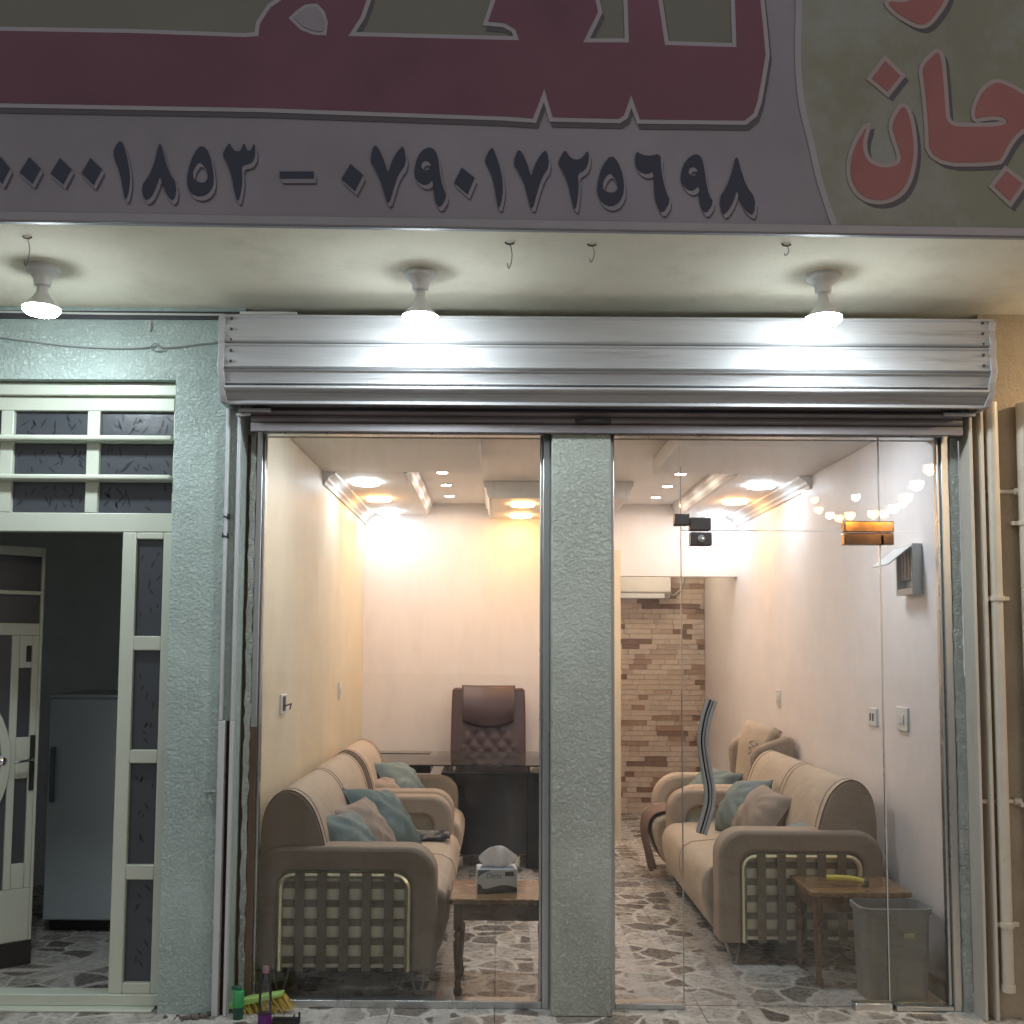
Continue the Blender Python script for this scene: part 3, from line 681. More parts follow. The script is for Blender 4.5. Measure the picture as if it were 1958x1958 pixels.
# ------------------------------------------------------------------ steel street door: frame with fixed lights
YD = -.05
df = thing('door_frame', 'cream steel door frame with barred transom and a strip of dark glass panes', 'door frame', (-2.2, 0, 0))
do = -2.2
def dbox(x0, x1, z0, z1, nm, y0=YD, y1=.0, m=None, par=None, bev=.004): return MB().box(x0-do, x1-do, y0, y1, z0, z1).build(nm, m or M['doorpaint'], par or df, bevel=bev)
zt0, zt1 = 2.055, 2.70
dbox(-3.34, XD-.001, 2.665, 2.722, 'head_casing', YD-.025, .03)
dbox(-3.3, XD-.025, 2.60, 2.664, 'rail')
dbox(-3.3, XD-.001, zt0, zt0+.085, 'rail')
cols = [(25, 165), (190, 327)]
xs = []
r0 = dY(26, 790, YD).x; r1 = dY(165, 790, YD).x; r2 = dY(189, 790, YD).x; r3 = dY(328, 790, YD).x
wpan = r1-r0; gap = r2-r1
panx = [(r0-2*(wpan+gap), r1-2*(wpan+gap)), (r0-(wpan+gap), r1-(wpan+gap)), (r0, r1), (r2, r3)]
zr = [(dY(180, 822, YD).z, dY(180, 757, YD).z), (dY(180, 897, YD).z, dY(180, 838, YD).z), (dY(180, 977, YD).z, dY(180, 910, YD).z)]
edges = [-3.3]+[e for p in panx for e in p]+[XD-.001]
for i in range(0, len(edges), 2):
    dbox(edges[i], edges[i+1], zt0+.0855, 2.5995, 'mullion')
zr_b = [zt0+.086, zr[2][1]+.02, zr[1][1]+.02]; zr_t = [zr[2][1]+.004, zr[1][1]+.004, 2.599]
for (a, b) in panx:
    for k in range(3):
        z0, z1 = zr_b[k], zr_t[k]
        pn = dbox(a+.0005, b-.0005, z0, z1, 'pane', -.026, -.018, M['frost'], None, 0)
        m = MB(); rr = random.Random(int(a*1000)+k)
        for q in range(15):
            x, z = rr.uniform(a+.02, b-.02), rr.uniform(z0+.02, z1-.02); an = rr.uniform(-1.1, 1.1)+math.pi/2; l = rr.uniform(.014, .028); w_ = rr.uniform(.003, .0055)
            ca, sa = math.cos(an), math.sin(an); n0 = len(m.v)
            m.add([(x-do+ca*l*u-sa*w_*v, -.0266, z+sa*l*u+ca*w_*v) for u, v in ((-1, 0), (-.3, -1), (.4, -.9), (1, 0), (.4, .9), (-.3, 1))], [(0, 1, 2, 3, 4, 5)])
        o = m.build('etched_leaves', M['etch'], pn); o['kind'] = 'stuff'
for k in (0, 1):
    z = (zr[k][0]+zr[k+1][1])/2
    dbox(-3.3, XD-.02, z-.011, z+.013, 'cross_bar', YD-.05, YD-.002, None, None, .008)
    for (a, b) in panx: dbox(a+.001, b-.001, z-.012, z+.008, 'cross_rail', YD+.002, -.004)
# narrow side light
sl0 = dY(222, 1300, YD).x
SLX = (sl0, XD-.001)
pa = dY(248, 1300, YD).x; pb = dY(300, 1300, YD).x
rows = [(1017, 1200), (1227, 1415), (1440, 1632), (1660, 1855)]
zz_ = [(dY(265, b, YD).z, dY(265, a, YD).z) for a, b in rows]
dbox(SLX[0], pa, .06, zt0-.001, 'stile'); dbox(pb, SLX[1], .06, zt0-.001, 'stile')
lvl = [zt0-.001]+[v for p in zz_ for v in p[::-1]]+[.06]
for i in range(0, len(lvl), 2):
    if lvl[i]-lvl[i+1] > .003: dbox(pa+.0003, pb-.0003, lvl[i+1], lvl[i], 'rail')
for z0, z1 in zz_:
    pn = dbox(pa+.0005, pb-.0005, z0+.0005, z1-.0005, 'pane', -.026, -.018, M['frost'], None, 0)
    m = MB(); rr = random.Random(int(z0*1000))
    for q in range(9):
        x, z = rr.uniform(pa+.02, pb-.02), rr.uniform(z0+.03, z1-.03); an = rr.uniform(-.9, .9)+math.pi/2; l = rr.uniform(.012, .026); w_ = .004
        ca, sa = math.cos(an), math.sin(an)
        m.add([(x-do+ca*l*u-sa*w_*v, -.0266, z+sa*l*u+ca*w_*v) for u, v in ((-1, 0), (-.3, -1), (.4, -.9), (1, 0), (.4, .9), (-.3, 1))], [(0, 1, 2, 3, 4, 5)])
    o = m.build('etched_leaves', M['etch'], pn); o['kind'] = 'stuff'
dbox(-3.3, XD-.001, .012, .0595, 'threshold', YD-.01, .03)
dbox(-3.3, XD-.03, .0, .0115, 'sill', YD-.06, .03)
# open leaf
HX, ang = -2.977, math.atan2(.633, .774)
dl = thing('door_leaf', 'cream steel door leaf standing open into the dark hall', 'door', (HX, .0, .02), ang)
LW = .9
def lbox(s0, s1, z0, z1, nm, m=None, y0=-.02, y1=.02, par=None, bev=.003): return MB().box(s0, s1, y0, y1, z0, z1).build(nm, m or M['doorpaint'], par or dl, bevel=bev)
lbox(0, .09, 0, 2.02, 'stile'); lbox(.885, LW, 0, 2.02, 'stile')
lbox(.0905, .8845, 1.975, 2.02, 'rail')
lbox(.0905, .8845, 1.78, 1.80, 'rail', None, -.045, .02); lbox(.0905, .8845, 1.58, 1.64, 'rail')
lbox(.0905, .8845, 1.8005, 1.9745, 'pane', M['frost'], -.006, .002, None, 0); lbox(.0905, .8845, 1.6405, 1.7795, 'pane', M['frost'], -.006, .002, None, 0)
lbox(.76, .795, .35, 1.5795, 'stile'); lbox(.855, .8845, .35, 1.5795, 'stile')
lbox(.7955, .8545, 1.42, 1.5795, 'rail'); lbox(.7955, .8545, .88, 1.08, 'rail'); lbox(.7955, .8545, .35, .47, 'rail')
lbox(.7955, .8545, 1.0805, 1.4195, 'pane', M['frost'], -.006, .002, None, 0); lbox(.7955, .8545, .4705, .8795, 'pane', M['frost'], -.006, .002, None, 0)
lbox(.0905, .7595, .35, 1.5795, 'pane', M['frost'], -.006, .002, None, 0)
lbox(.0905, .8845, .10, .3495, 'kick_panel'); lbox(.0005, .8995, -.015, .0995, 'bottom_sweep', M['skirt'], -.025, -.021)
lbox(.0905, .8845, 0, .0995, 'kick_panel')
ac = (.43, .97)
arcp = [(ac[0]+.36*math.sin(t)*.95, ac[1]+.42*math.cos(t)) for t in np.linspace(0, 2*math.pi, 48)]
arci = [(ac[0]+.315*math.sin(t)*.95, ac[1]+.375*math.cos(t)) for t in np.linspace(0, 2*math.pi, 48)]
MB().ring(arcp, arci, -.03, -.007).build('oval_ornament', M['doorpaint'], dl, bevel=.003)
MB().lathe([(.022, 0), (.026, -.01), (.02, -.025), (.004, -.03)], (.735, -.007, .97), 14, 'y').build('stud', M['chrome'], dl, smooth=True)
lbox(.858, .882, .82, 1.09, 'lock_plate', M['black'], -.028, -.0205)
MB().tube([(.868, -.03, .97), (.868, -.06, .972), (.85, -.065, .972), (.78, -.062, .965)], .007, 8).build('lever', M['chrome'], dl, smooth=True)
lbox(.825, .85, 1.45, 1.53, 'name_slot', M['black'], -.022, -.0205)
# fridge in hall
fx = sZ(92, 1790, 0)
fr_ = thing('refrigerator', 'grey blue refrigerator standing in the dark hall behind the street door', 'refrigerator', (-2.17, 1.36, 0))
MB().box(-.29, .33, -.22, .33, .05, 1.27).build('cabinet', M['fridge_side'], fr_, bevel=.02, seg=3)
MB().box(-.28, .33, -.275, -.222, .07, 1.265).build('door', M['fridge'], fr_, bevel=.012, seg=3)
MB().box(-.285, .33, -.28, .3, 1.266, 1.285).build('top', M['fridge'], fr_, bevel=.006)
MB().box(-.27, .31, -.2, .3, 0, .049).build('plinth', M['black'], fr_)
MB().box(-.255, -.235, -.305, -.276, .7, 1.0).build('handle', M['fridge_side'], fr_, bevel=.006)

# ------------------------------------------------------------------ wires, brackets and pipes on the facade
p = [dY(x, y, YF-.012) for x, y in ((-60, 628), (0, 637), (60, 645), (120, 652), (200, 657), (275, 656), (292, 648))]+[dY(x, y, YF-.014) for x, y in ((300, 655), (330, 655), (370, 650), (418, 645))]
tag(MB().tube(spline(p, 5), .0028, 6).build('wire', M['cable']), 'thin grey wire strung across the mint wall above the steel door', 'wire')
c = dY(300, 655, YF-.012)
tag(MB().tube([(c.x+.03*math.cos(t)-.005, c.y, c.z-.006+.012*math.sin(t)) for t in np.linspace(0, 6.6, 24)], .0025, 6).build('wire_coil', M['cable']), 'small coil of wire hanging on the mint wall', 'wire')
a, b = dY(-60, 587, YF-.02), dY(425, 594, YF-.02)
tag(MB().tube([(a.x, a.y, a.z), (b.x*.5+a.x*.5, a.y, (a.z+b.z)/2-.003), (b.x, b.y, b.z)], .005, 6).build('cable', M['rope']), 'pale cable running along the top of the mint wall under the overhang', 'cable')
a, b = dY(452, 587, -.2), dY(560, 597, -.2)
tag(MB().box(a.x, b.x, -.2, -.15, b.z, a.z).build('foam_strip', M['foam'], bevel=.004), 'torn white foam strip wedged above the left end of the shutter box', 'foam')
for (x, y, w) in ((427, 974, 'upper'), (424, 1010, 'lower')):
    c = dY(x, y, YF-.02); o = MB().box(c.x-.012, c.x+.012, YF-.022, YF, c.z-.011, c.z+.011).tube([(c.x-.01, YF-.025, c.z), (c.x+.012, YF-.03, c.z-.008)], .004, 6).build('cable_clip', M['black'], bevel=.002)
    tag(o, w+' black cable clip on the mint wall beside the guide rail', 'clip')
c = dY(400, 1494, YF)
tag(MB().tube([(c.x+.03, YF-.01, c.z+.004), (c.x+.0, YF-.02, c.z+.004), (c.x-.022, YF-.018, c.z), (c.x-.008, YF-.02, c.z-.012), (c.x-.006, YF-.02, c.z-.028)], .007, 6).build('wall_hook', M['jagged'], smooth=True), 'plastered hook on the mint wall left of the shop window', 'hook')
c = dY(285, 615, YF)
tag(MB().tube([(c.x, YF, c.z+.02), (c.x, YF-.012, c.z), (c.x-.006, YF-.012, c.z-.03)], .004, 6).build('nail', M['rope']), 'bent nail in the mint wall above the steel door', 'nail')
# pipes on the right
def pipe(x0, y0, x1, y1, r, ydep, nm, lab, clamps=()):
    a, b = sY(x0, y0, ydep), sY(x1, y1, ydep); xx = (a.x+b.x)/2
    t = thing(nm, lab, 'pipe', (xx, ydep, 0))
    MB().tube([(0, 0, b.z), (0, 0, a.z)], r, 16).build('tube', M['cream_pipe'], t, smooth=True)
    for yy in clamps:
        z = sY(x0, yy, ydep).z
        MB().lathe([(r+.006, -.011), (r+.007, 0), (r+.006, .011)], (0, 0, z), 16).box(-r-.03, r+.03, .0, .03, z-.008, z+.008).build('clamp', M['cream_pipe'], t, smooth=True)
    MB().lathe([(r+.004, 0), (r+.004, .03)], (0, 0, b.z), 16).build('socket', M['cream_pipe'], t, smooth=True)
    return t
pipe(1897, 770, 1926, 1896, .0245, -.135, 'drain_pipe', 'cream plastic drain pipe beside the glass door, ending above the pavement', (1144, 1768))
t = pipe(1962, 772, 1990, 1930, .034, -.14, 'drain_pipe', 'thicker cream pipe at the right edge of the photo', (1000, 1540))
for yy, w in ((940, 'upper'), (1533, 'lower')):
    a, b = sY(1872, yy, -.115), sY(1955, yy, -.115)
    o = MB().tube([(a.x, -.108, a.z), (b.x, -.108, b.z)], .010, 10).lathe([(.016, 0), (.016, .03)], (b.x-.035, -.108, b.z), 12, 'x').build('conduit', M['cream_pipe'], smooth=True)
    tag(o, w+' thin horizontal conduit crossing behind the drain pipe', 'conduit')

# ================================================================== CEILING LIGHTS
def panel_light(x, y, z, m, lab, r=.092):
    t = thing('ceiling_light', lab, 'ceiling light', (x, y, z), 0, 'round panel lights')
    MB().lathe([(r-.004, 0), (r-.004, -.004), (r-.012, -.0045)], n=32, cap=False).build('rim', M['white_lamp'], t, smooth=True)
    MB().lathe([(r-.002, -.0045), (r, -.007), (r, -.016), (r-.004, -.0195), (r*.6, -.0205), (.001, -.021)], n=32, cap=False).build('diffuser', m, t)
yl = (2.24, 2.99, 3.70)
for y, m, w in zip(yl, ('e_white', 'e_warm', 'e_white'), ('nearest white', 'middle orange', 'farthest white')):
    panel_light(-.885, y, ZC, M[m], w+' round panel light in the row along the cream left wall')
for y, m, w in zip(yl, ('e_white', 'e_warm', 'e_white'), ('nearest white', 'middle orange', 'farthest white')):
    panel_light(1.768, y+.02, ZC, M[m], w+' round panel light in the row along the white right wall')
for x, w in ((-.45, 'left'), (1.35, 'right')):
    panel_light(x, .42, ZC, M['e_front'], 'white round panel light just inside the window top, near the '+w+' wall')
for y, w in ((3.05, 'front'), (3.70, 'rear')):
    panel_light(.187, y, 2.635, M['e_yell'], w+' yellow round panel light under the box in the ceiling centre', .088)
panel_light(1.45, 4.65, 2.60, M['e_pass'], 'round panel light in the low ceiling of the passage')
MB().box(1.001, XR-.001, YB+.101, 5.29, 2.60, ZR-.002).build('dropped_panel', M['ceil'], ce)
for x, row in ((-.383, 'left'), (1.255, 'right')):
    for y, w in ((2.41, 'nearest'), (2.95, 'middle'), (3.5, 'farthest')):
        t = thing('spotlight', w+' small recessed spotlight in the '+row+' ceiling channel', 'spotlight', (x, y, ZR), 0, 'small recessed spotlights')
        MB().lathe([(.045, 0), (.045, -.005), (.036, -.008)], n=20, cap=False).build('rim', M['white_lamp'], t, smooth=True)
        MB().lathe([(.037, -.006), (.001, -.0065)], n=20, cap=False).build('lens', M['e_spot'], t)

# ================================================================== FURNITURE
def arc_pts(c, r, a0, a1, n=8): return [(c[0]+r*math.cos(a0+(a1-a0)*k/n), c[1]+r*math.sin(a0+(a1-a0)*k/n)) for k in range(n+1)]
def upath(u0, u1, zb, zt, r):
    return [(u0, zb)]+arc_pts((u0+r, zt-r), r, math.pi, math.pi/2)+arc_pts((u1-r, zt-r), r, math.pi/2, 0)+[(u1, zb)]
def sofa(name, label, cat, loc, rz, L, group=None, seams=1):
    t = thing(name, label, cat, loc, rz, group)
    D, AT = .82, .16
    # back: rolled profile along the whole length
    bp = [(.02, .2), (.02, .70), (.035, .80), (.075, .87), (.13, .90), (.19, .885), (.245, .83), (.285, .74), (.315, .62), (.335, .5), (.34, .4), (.34, .2)]
    bp = [bp[0]]+[(p.x, p.y) for p in spline([(a, b, 0) for a, b in bp[1:-1]], 3)]+[bp[-1]]
    n = seams+1; y0, y1 = .03, L-.03
    MB().prism(bp, y0+.012, y1-.012).build('backrest', M['fabric_lt'], t, smooth=True, ang=60)
    for yy in (y0, y1-.011): MB().prism([(u*.985+.002, z*.992) for u, z in bp], yy, yy+.011).build('back_end', M['fabric'], t, smooth=True, ang=60)
    for yy in [y0+.012, y1-.012, y0+.075, y1-.075]+[y0+(y1-y0)*k/n+s for k in range(1, n) for s in (-.03, .03)]:
        MB().tube([(u+.001, yy, z) for u, z in bp[1:-1]], .0032, 5).build('piping', M['piping'] if yy in (y0+.012, y1-.012) else M['fabric'], t)
    # seat
    sp = [(.3, .13), (.3, .45), (.5, .462), (.70, .462), (.80, .452), (.85, .425), (.872, .37), (.87, .30), (.845, .2), (.815, .13)]
    MB().prism(sp, AT+.002, L-AT-.002).build('seat', M['fabric_lt'], t, bevel=.025, seg=4, ang=30)
    MB().tube([(u, L/2, z+.001) for u, z in sp[1:9]], .003, 5).build('piping', M['fabric'], t) if seams else None
    MB().box(.05, .80, .17, L-.17, .10, .129).build('base', M['dark'], t)
    # arms
    for s in (0, 1):
        ya, yb = (.0, AT) if s == 0 else (L-AT, L)
        out = upath(.0, D, .105, .655, .13); inn = upath(.105, D-.115, .105, .545, .07)
        arm = MB().ring(out, inn, ya, yb).build('arm', M['fabric'], t, bevel=.022, seg=3, ang=50)
        yo = ya+.012 if s == 0 else yb-.012
        sgn = 1 if s == 0 else -1
        MB().box(.10, D-.11, min(yo+sgn*.012, yo+sgn*.08), max(yo+sgn*.012, yo+sgn*.08), .12, .55).build('arm_panel', M['fabric_panel'], arm)
        MB().tube([(u, yo, z) for u, z in upath(.117, D-.127, .11, .528, .06)], .015, 8).build('arm_frame', M['gold'], arm, smooth=True)
        W_ = D-.22
        for k in range(5):
            u = .105+W_*(k+1)/6+.004
            MB().box(u-.021, u+.021, yo-.003-.016*sgn, yo+.003-.016*sgn, .112, .545).build('strap', M['strap'], arm, bevel=.001, seg=1)
        for k in range(5):
            z = .155+k*.0825
            MB().box(.107, D-.117, yo-.0028+.0035*sgn, yo+.0028+.0035*sgn, z-.0155, z+.0155).build('strap', M['strap'], arm, bevel=.001, seg=1)
        yl_ = ya+.05 if s == 0 else yb-.05
        for u in (.12, D-.08):
            MB().tube([(u-.05, yl_+.05*sgn, .115), (u-.01, yl_-.01*sgn, .006), (u, yl_-.012*sgn, .004), (u+.012, yl_-.01*sgn, .006), (u+.04, yl_+.01*sgn, .115)], .0065, 6).build('leg', M['satin'], t, smooth=True)
    return t
sofa('sofa', 'long beige sofa with woven strap arms against the cream left wall', 'sofa', (XL+.025, .11, 0), 0, 1.74)
sofa('armchair', 'beige armchair behind the long sofa along the cream left wall', 'armchair', (XL+.025, 1.93, 0), 0, .88, None, 0)
sofa('sofa', 'long beige sofa with woven strap arms against the white right wall', 'sofa', (1.925, 2.205, 0), math.pi, 1.61)

def pillow(name, label, m, loc, size, rot, th=.16, seed=0, group='scatter cushions'):
    t = thing(name, label, 'cushion', loc, 0, group); t.rotation_euler = rot
    rr = random.Random(seed); ph = [rr.uniform(0, 6) for _ in range(6)]
    n = 22; mb = MB()
    for sgn in (1, -1):
        def fn(a, b):
            s, q = a*2-1, b*2-1
            x = s*(1-.10*(1-q*q))*size/2; z = q*(1-.10*(1-s*s))*size/2
            e_ = (1-s*s)*(1-q*q)
            h = th*.56*(1-abs(s)**2.6)**.55*(1-abs(q)**2.6)**.55
            an = math.atan2(q, s); rad = math.hypot(s, q)
            h += (.011*math.sin(7*s+ph[0]+3*q)*math.sin(5*q+ph[1])+.009*math.sin(11*an+ph[2])*rad)*e_**.5
            z += .012*math.sin(3*s+ph[3])*(1-abs(q)); x += .012*math.sin(3*q+ph[4])*(1-abs(s))
            return (x, sgn*h, z)
        mb.sheet(fn, n, n)
    o = mb.build('cover', m, t, smooth=True)
    MB().tube([(s*(1-.10*(1-q*q))*size/2, 0, q*(1-.10*(1-s*s))*size/2) for s, q in [(k/6-1, -1) for k in range(12)]+[(1, k/6-1) for k in range(12)]+[(1-k/6, 1) for k in range(12)]+[(-1, 1-k/6) for k in range(12)]], .004, 5, True).build('seam', m, t, smooth=True)
    return t
# cushions, left sofa (wall side is -x)
pillow('cushion', 'nearest teal cushion on the left sofa, half hidden by its front arm', M['teal_lt'], (-.705, .44, .60), .36, (R(-36), R(4), R(66)), .17, 1)
pillow('cushion', 'beige cushion between two teal ones on the left sofa', M['beigevel'], (-.67, .70, .61), .37, (R(-38), R(-3), R(62)), .17, 2)
pillow('cushion', 'largest dark teal cushion at the back of the left sofa', M['teal'], (-.61, 1.06, .615), .42, (R(-42), R(8), R(58)), .19, 3)
pillow('cushion', 'pale teal cushion on the left armchair', M['teal_lt'], (-.64, 2.42, .625), .38, (R(-40), R(5), R(60)), .18, 4)
pillow('cushion', 'beige cushion on the left armchair beside a pale teal one', M['beigevel'], (-.70, 2.22, .57), .34, (R(-48), R(0), R(66)), .16, 5)
# right sofa
pillow('cushion', 'teal cushion leaning on the back of the right sofa', M['teal_lt'], (1.475, 1.62, .615), .37, (R(-34), R(-8), R(-74)), .2, 6)
pillow('cushion', 'beige cushion in front of the teal one on the right sofa', M['beigevel'], (1.51, 1.33, .605), .36, (R(-35), R(6), R(-76)), .2, 7)
pillow('cushion', 'grey cushion lying behind the front arm of the right sofa', M['teal_lt'], (1.60, .86, .545), .34, (R(-70), R(6), R(-60)), .15, 8)
pillow('cushion', 'pale teal cushion on the wing armchair', M['teal_lt'], (1.48, 2.60, .59), .36, (R(-45), R(4), R(-60)), .17, 9)
# dark scarf on the left sofa
sc_ = MB().sheet(lambda a, b: (-.62+.36*a, 1.30+.16*b+.02*math.sin(9*a), .474+.012*abs(math.sin(11*a+5*b))+.01*math.sin(17*b+6*a)), 20, 8).build('scarf', M['black'], smooth=True, solid=.006)
tag(sc_, 'crumpled black scarf on the seat of the left sofa', 'scarf')

# wing armchair behind the right sofa
wc = thing('wing_armchair', 'taupe wing armchair with a tall folded back behind the right sofa', 'armchair', (1.99, 2.225, 0), 0)
out = upath(-.86, -.02, .115, .66, .2); inn = upath(-.76, -.12, .115, .55, .12)
for y0 in (.0, .66):
    MB().ring(out, inn, y0, y0+.13).build('arm', M['fabric_lt'], wc, bevel=.03, seg=3, ang=50)
    MB().box(-.76, -.10, y0+.03, y0+.10, .14, .56).build('arm_panel', M['fabric'], wc)
MB().prism([(-.25, .13), (-.25, .45), (-.5, .462), (-.85, .455), (-.93, .42), (-.95, .36), (-.93, .28), (-.87, .13)], .132, .658).build('seat', M['fabric_lt'], wc, bevel=.03, seg=4, ang=30)
MB().box(-.78, -.05, .14, .65, .1, .129).build('base', M['dark'], wc)
# tall back: central fold with two wings
def shell(s, w0, w1, z0, z1, th, fwd0, fwd1):
    pass
mb = MB()
def cback(a, b):
    y = .38+(a-.5)*.56; z = .40+.62*b
    x = -.17-.10*math.cos((a-.5)*math.pi)-.05*(1-b)+.02*b-.09*max(0, b-.82)*-3
    return (x, y, z+.03*math.cos((a-.5)*math.pi)*b)
mb.sheet(cback, 14, 14)
MB().sheet(cback, 14, 14).build('back_cushion', M['fabric_lt'], wc, smooth=True, solid=.07)
for s in (-1, 1):
    wp = [(-.01, .40), (-.01, .94), (-.03, .975), (-.08, .98), (-.20, .935), (-.28, .90), (-.31, .85), (-.30, .7), (-.26, .40)]
    y0 = .03 if s < 0 else .66
    MB().prism(wp, y0, y0+.065).build('wing', M['fabric'], wc, bevel=.03, seg=4, ang=30)
# cross stitching on the fold
st = MB(); rows_ = [(.17+.0, .80), (.27, .875)]
for k in range(5):
    b0, b1 = .70+k*.06, .70+(k+1)*.06
    for (u0, u1) in ((.10, .24), (.24, .10)):
        p, q = cback(u0, b0), cback(u1, b1); st.tube([(p[0]-.038, p[1], p[2]), (q[0]-.038, q[1], q[2])], .003, 5)
st.build('lacing', M['piping'], wc)
MB().box(-.09, -.015, .10, .65, .3, .96).build('back_shell', M['fabric'], wc, bevel=.02, seg=3)
for u in (-.70, -.08):
    for y0, sgn in ((.07, 1), (.72, -1)):
        MB().tube([(u-.05, y0+.03*sgn, .112), (u-.012, y0, .006), (u, y0, .004), (u+.012, y0, .006), (u+.04, y0+.02*sgn, .112)], .0055, 6).build('leg', M['chrome'], wc, smooth=True)
THP = spline([(1.30, .482, 0), (1.14, .474, 0), (1.055, .445, 0), (1.018, .37, 0), (1.022, .27, 0), (1.05, .16, 0), (1.075, .06, 0)], 6)
def thr(a, b):
    k = b*(len(THP)-1); i = min(int(k), len(THP)-2); p = THP[i].lerp(THP[i+1], k-i)
    return (p.x+.018*math.sin(16*a+2*b)*max(0, b-.3)-.012*max(0, b-.3), 2.365+.34*a*(1-.35*b)+.05*b, p.y+.05*max(0, b-.5)*math.sin(5*a+1))
o = MB().sheet(thr, 24, 20).build('throw_blanket', M['throw'], smooth=True, solid=.008)
tag(o, 'brown throw blanket draped over the front of the wing armchair seat', 'blanket')

# desk
dk = thing('desk', 'black office desk with a raised glass top in front of the back wall', 'desk', (-.05, 2.95, 0))
MB().box(-.90, .80, -.42, .52, .742, .752).build('glass_top', M['desk_glass'], dk, bevel=.002, seg=1)
fp = [(-.30+.60*k/12, -.14-.05*math.sin(math.pi*k/12)) for k in range(13)]
MB().prism(fp+[(.30, .0), (-.30, .0)], .10, .655, 'z').build('front_panel', M['deskblack'], dk, smooth=True, ang=50)
MB().box(-.33, -.24, -.16, .35, .0, .655).build('leg_panel', M['blackgloss'], dk, bevel=.01)
MB().box(.27, .36, -.16, .35, .0, .655).build('leg_panel', M['blackgloss'], dk, bevel=.01)
MB().box(-.34, .37, -.18, .36, .656, .672).build('modesty_top', M['deskblack'], dk, bevel=.004)
for k in range(9):
    MB().box(.362, .60, -.14, -.10, .235+k*.045, .258+k*.045).build('slat', M['blackgloss'], dk, bevel=.003)
MB().box(.60, .66, -.16, .30, .2, .655).build('side_panel', M['blackgloss'], dk, bevel=.01)
MB().box(-.80, -.42, -.10, .30, .655, .715).build('drawer', M['blackgloss'], dk, bevel=.006)
MB().box(-.85, -.78, -.2, .35, .0, .715).build('leg_panel', M['blackgloss'], dk, bevel=.01)
for x in (-.6, -.25, .3, .6):
    for yy in (-.10, .28): MB().lathe([(.016, 0), (.016, .07 if abs(x) < .5 else .086)], (x, yy, .6725 if abs(x) < .5 else .6555), 14).build('standoff', M['chrome'], dk, smooth=True)
MB().box(-.22, -.18, -.24, -.18, .03, .10).build('foot', M['chrome'], dk, bevel=.004); MB().box(.18, .22, -.24, -.18, .03, .10).build('foot', M['chrome'], dk, bevel=.004)
o = MB().box(-.96, -.5, 3.25, 3.45, .7525, .756).build('clear_sheet', M['desk_glass']); tag(o, 'flat clear sheet lying on the left of the glass desk', 'desk sheet')
# chair
ch = thing('office_chair', 'tall dark leather executive chair with tufted back behind the desk', 'chair', (-.065, 3.62, 0))
def backp(a, b, off=0):
    w = .30-.035*b-.01*math.cos(b*3); x = (a*2-1)*w
    z = .52+.69*b
    y = .04+.10*b-.02*math.sin(b*3)-.035*(1-(a*2-1)**2)
    tz = 0
    if .12 < b < .72 and abs(a-.5) < .36-.3*max(0, b-.35):
        u = (x/.055); v = (z/.07); 
        tz = .016*abs(math.sin(math.pi*(u+v)/2)*math.sin(math.pi*(u-v)/2))
    return (x, y-tz+off, z)
MB().sheet(lambda a, b: backp(a, b), 48, 44).sheet(lambda a, b: (lambda p: (p[0]*.98, .13+.1*b, p[2]))(backp(a, b)), 8, 8).build('back', M['leather'], ch, smooth=True)
MB().tube([(backp(0, k/12)[0], .09+.10*k/12, .52+.69*k/12) for k in range(13)]+[(backp(k/8, 1)[0], .19, 1.21) for k in range(9)]+[(backp(1, 1-k/12)[0], .09+.10*(1-k/12), 1.21-.69*k/12) for k in range(13)], .02, 8).build('back_edge', M['leather_edge'], ch, smooth=True)
MB().sheet(lambda a, b: ((a-.5)*.40*(1+.06*b), .055-.055*math.sin(math.pi*min(1, .12+b*.88))+.05*b*.9-.03*math.cos((a-.5)*2.4)+.03, .975+.265*b-.045*math.cos((a-.5)*math.pi)*(1-b)), 20, 14).build('headrest', M['leather'], ch, smooth=True, solid=.05)
MB().box(-.27, .27, -.42, .12, .44, .53).build('seat', M['leather'], ch, bevel=.035, seg=4)
for s in (-1, 1):
    MB().tube([(s*.30, .08, .50), (s*.315, .06, .68), (s*.315, -.05, .705), (s*.315, -.28, .70), (s*.30, -.32, .66), (s*.29, -.3, .5)], .022, 8).build('armrest', M['black'], ch, smooth=True)
MB().lathe([(.03, .09), (.03, .3), (.05, .44)], (0, -.15, 0), 14).build('column', M['black'], ch, smooth=True)
for k in range(5):
    a = k*2*math.pi/5
    MB().tube([(0, -.15, .1), (.28*math.cos(a), -.15+.28*math.sin(a), .07)], [.03, .018], 8).lathe([(.004, -.026), (.026, -.02), (.028, 0), (.026, .02), (.004, .026)], (.28*math.cos(a), -.15+.28*math.sin(a), .028), 12, 'x').build('castor_arm', M['black'], ch, smooth=True)

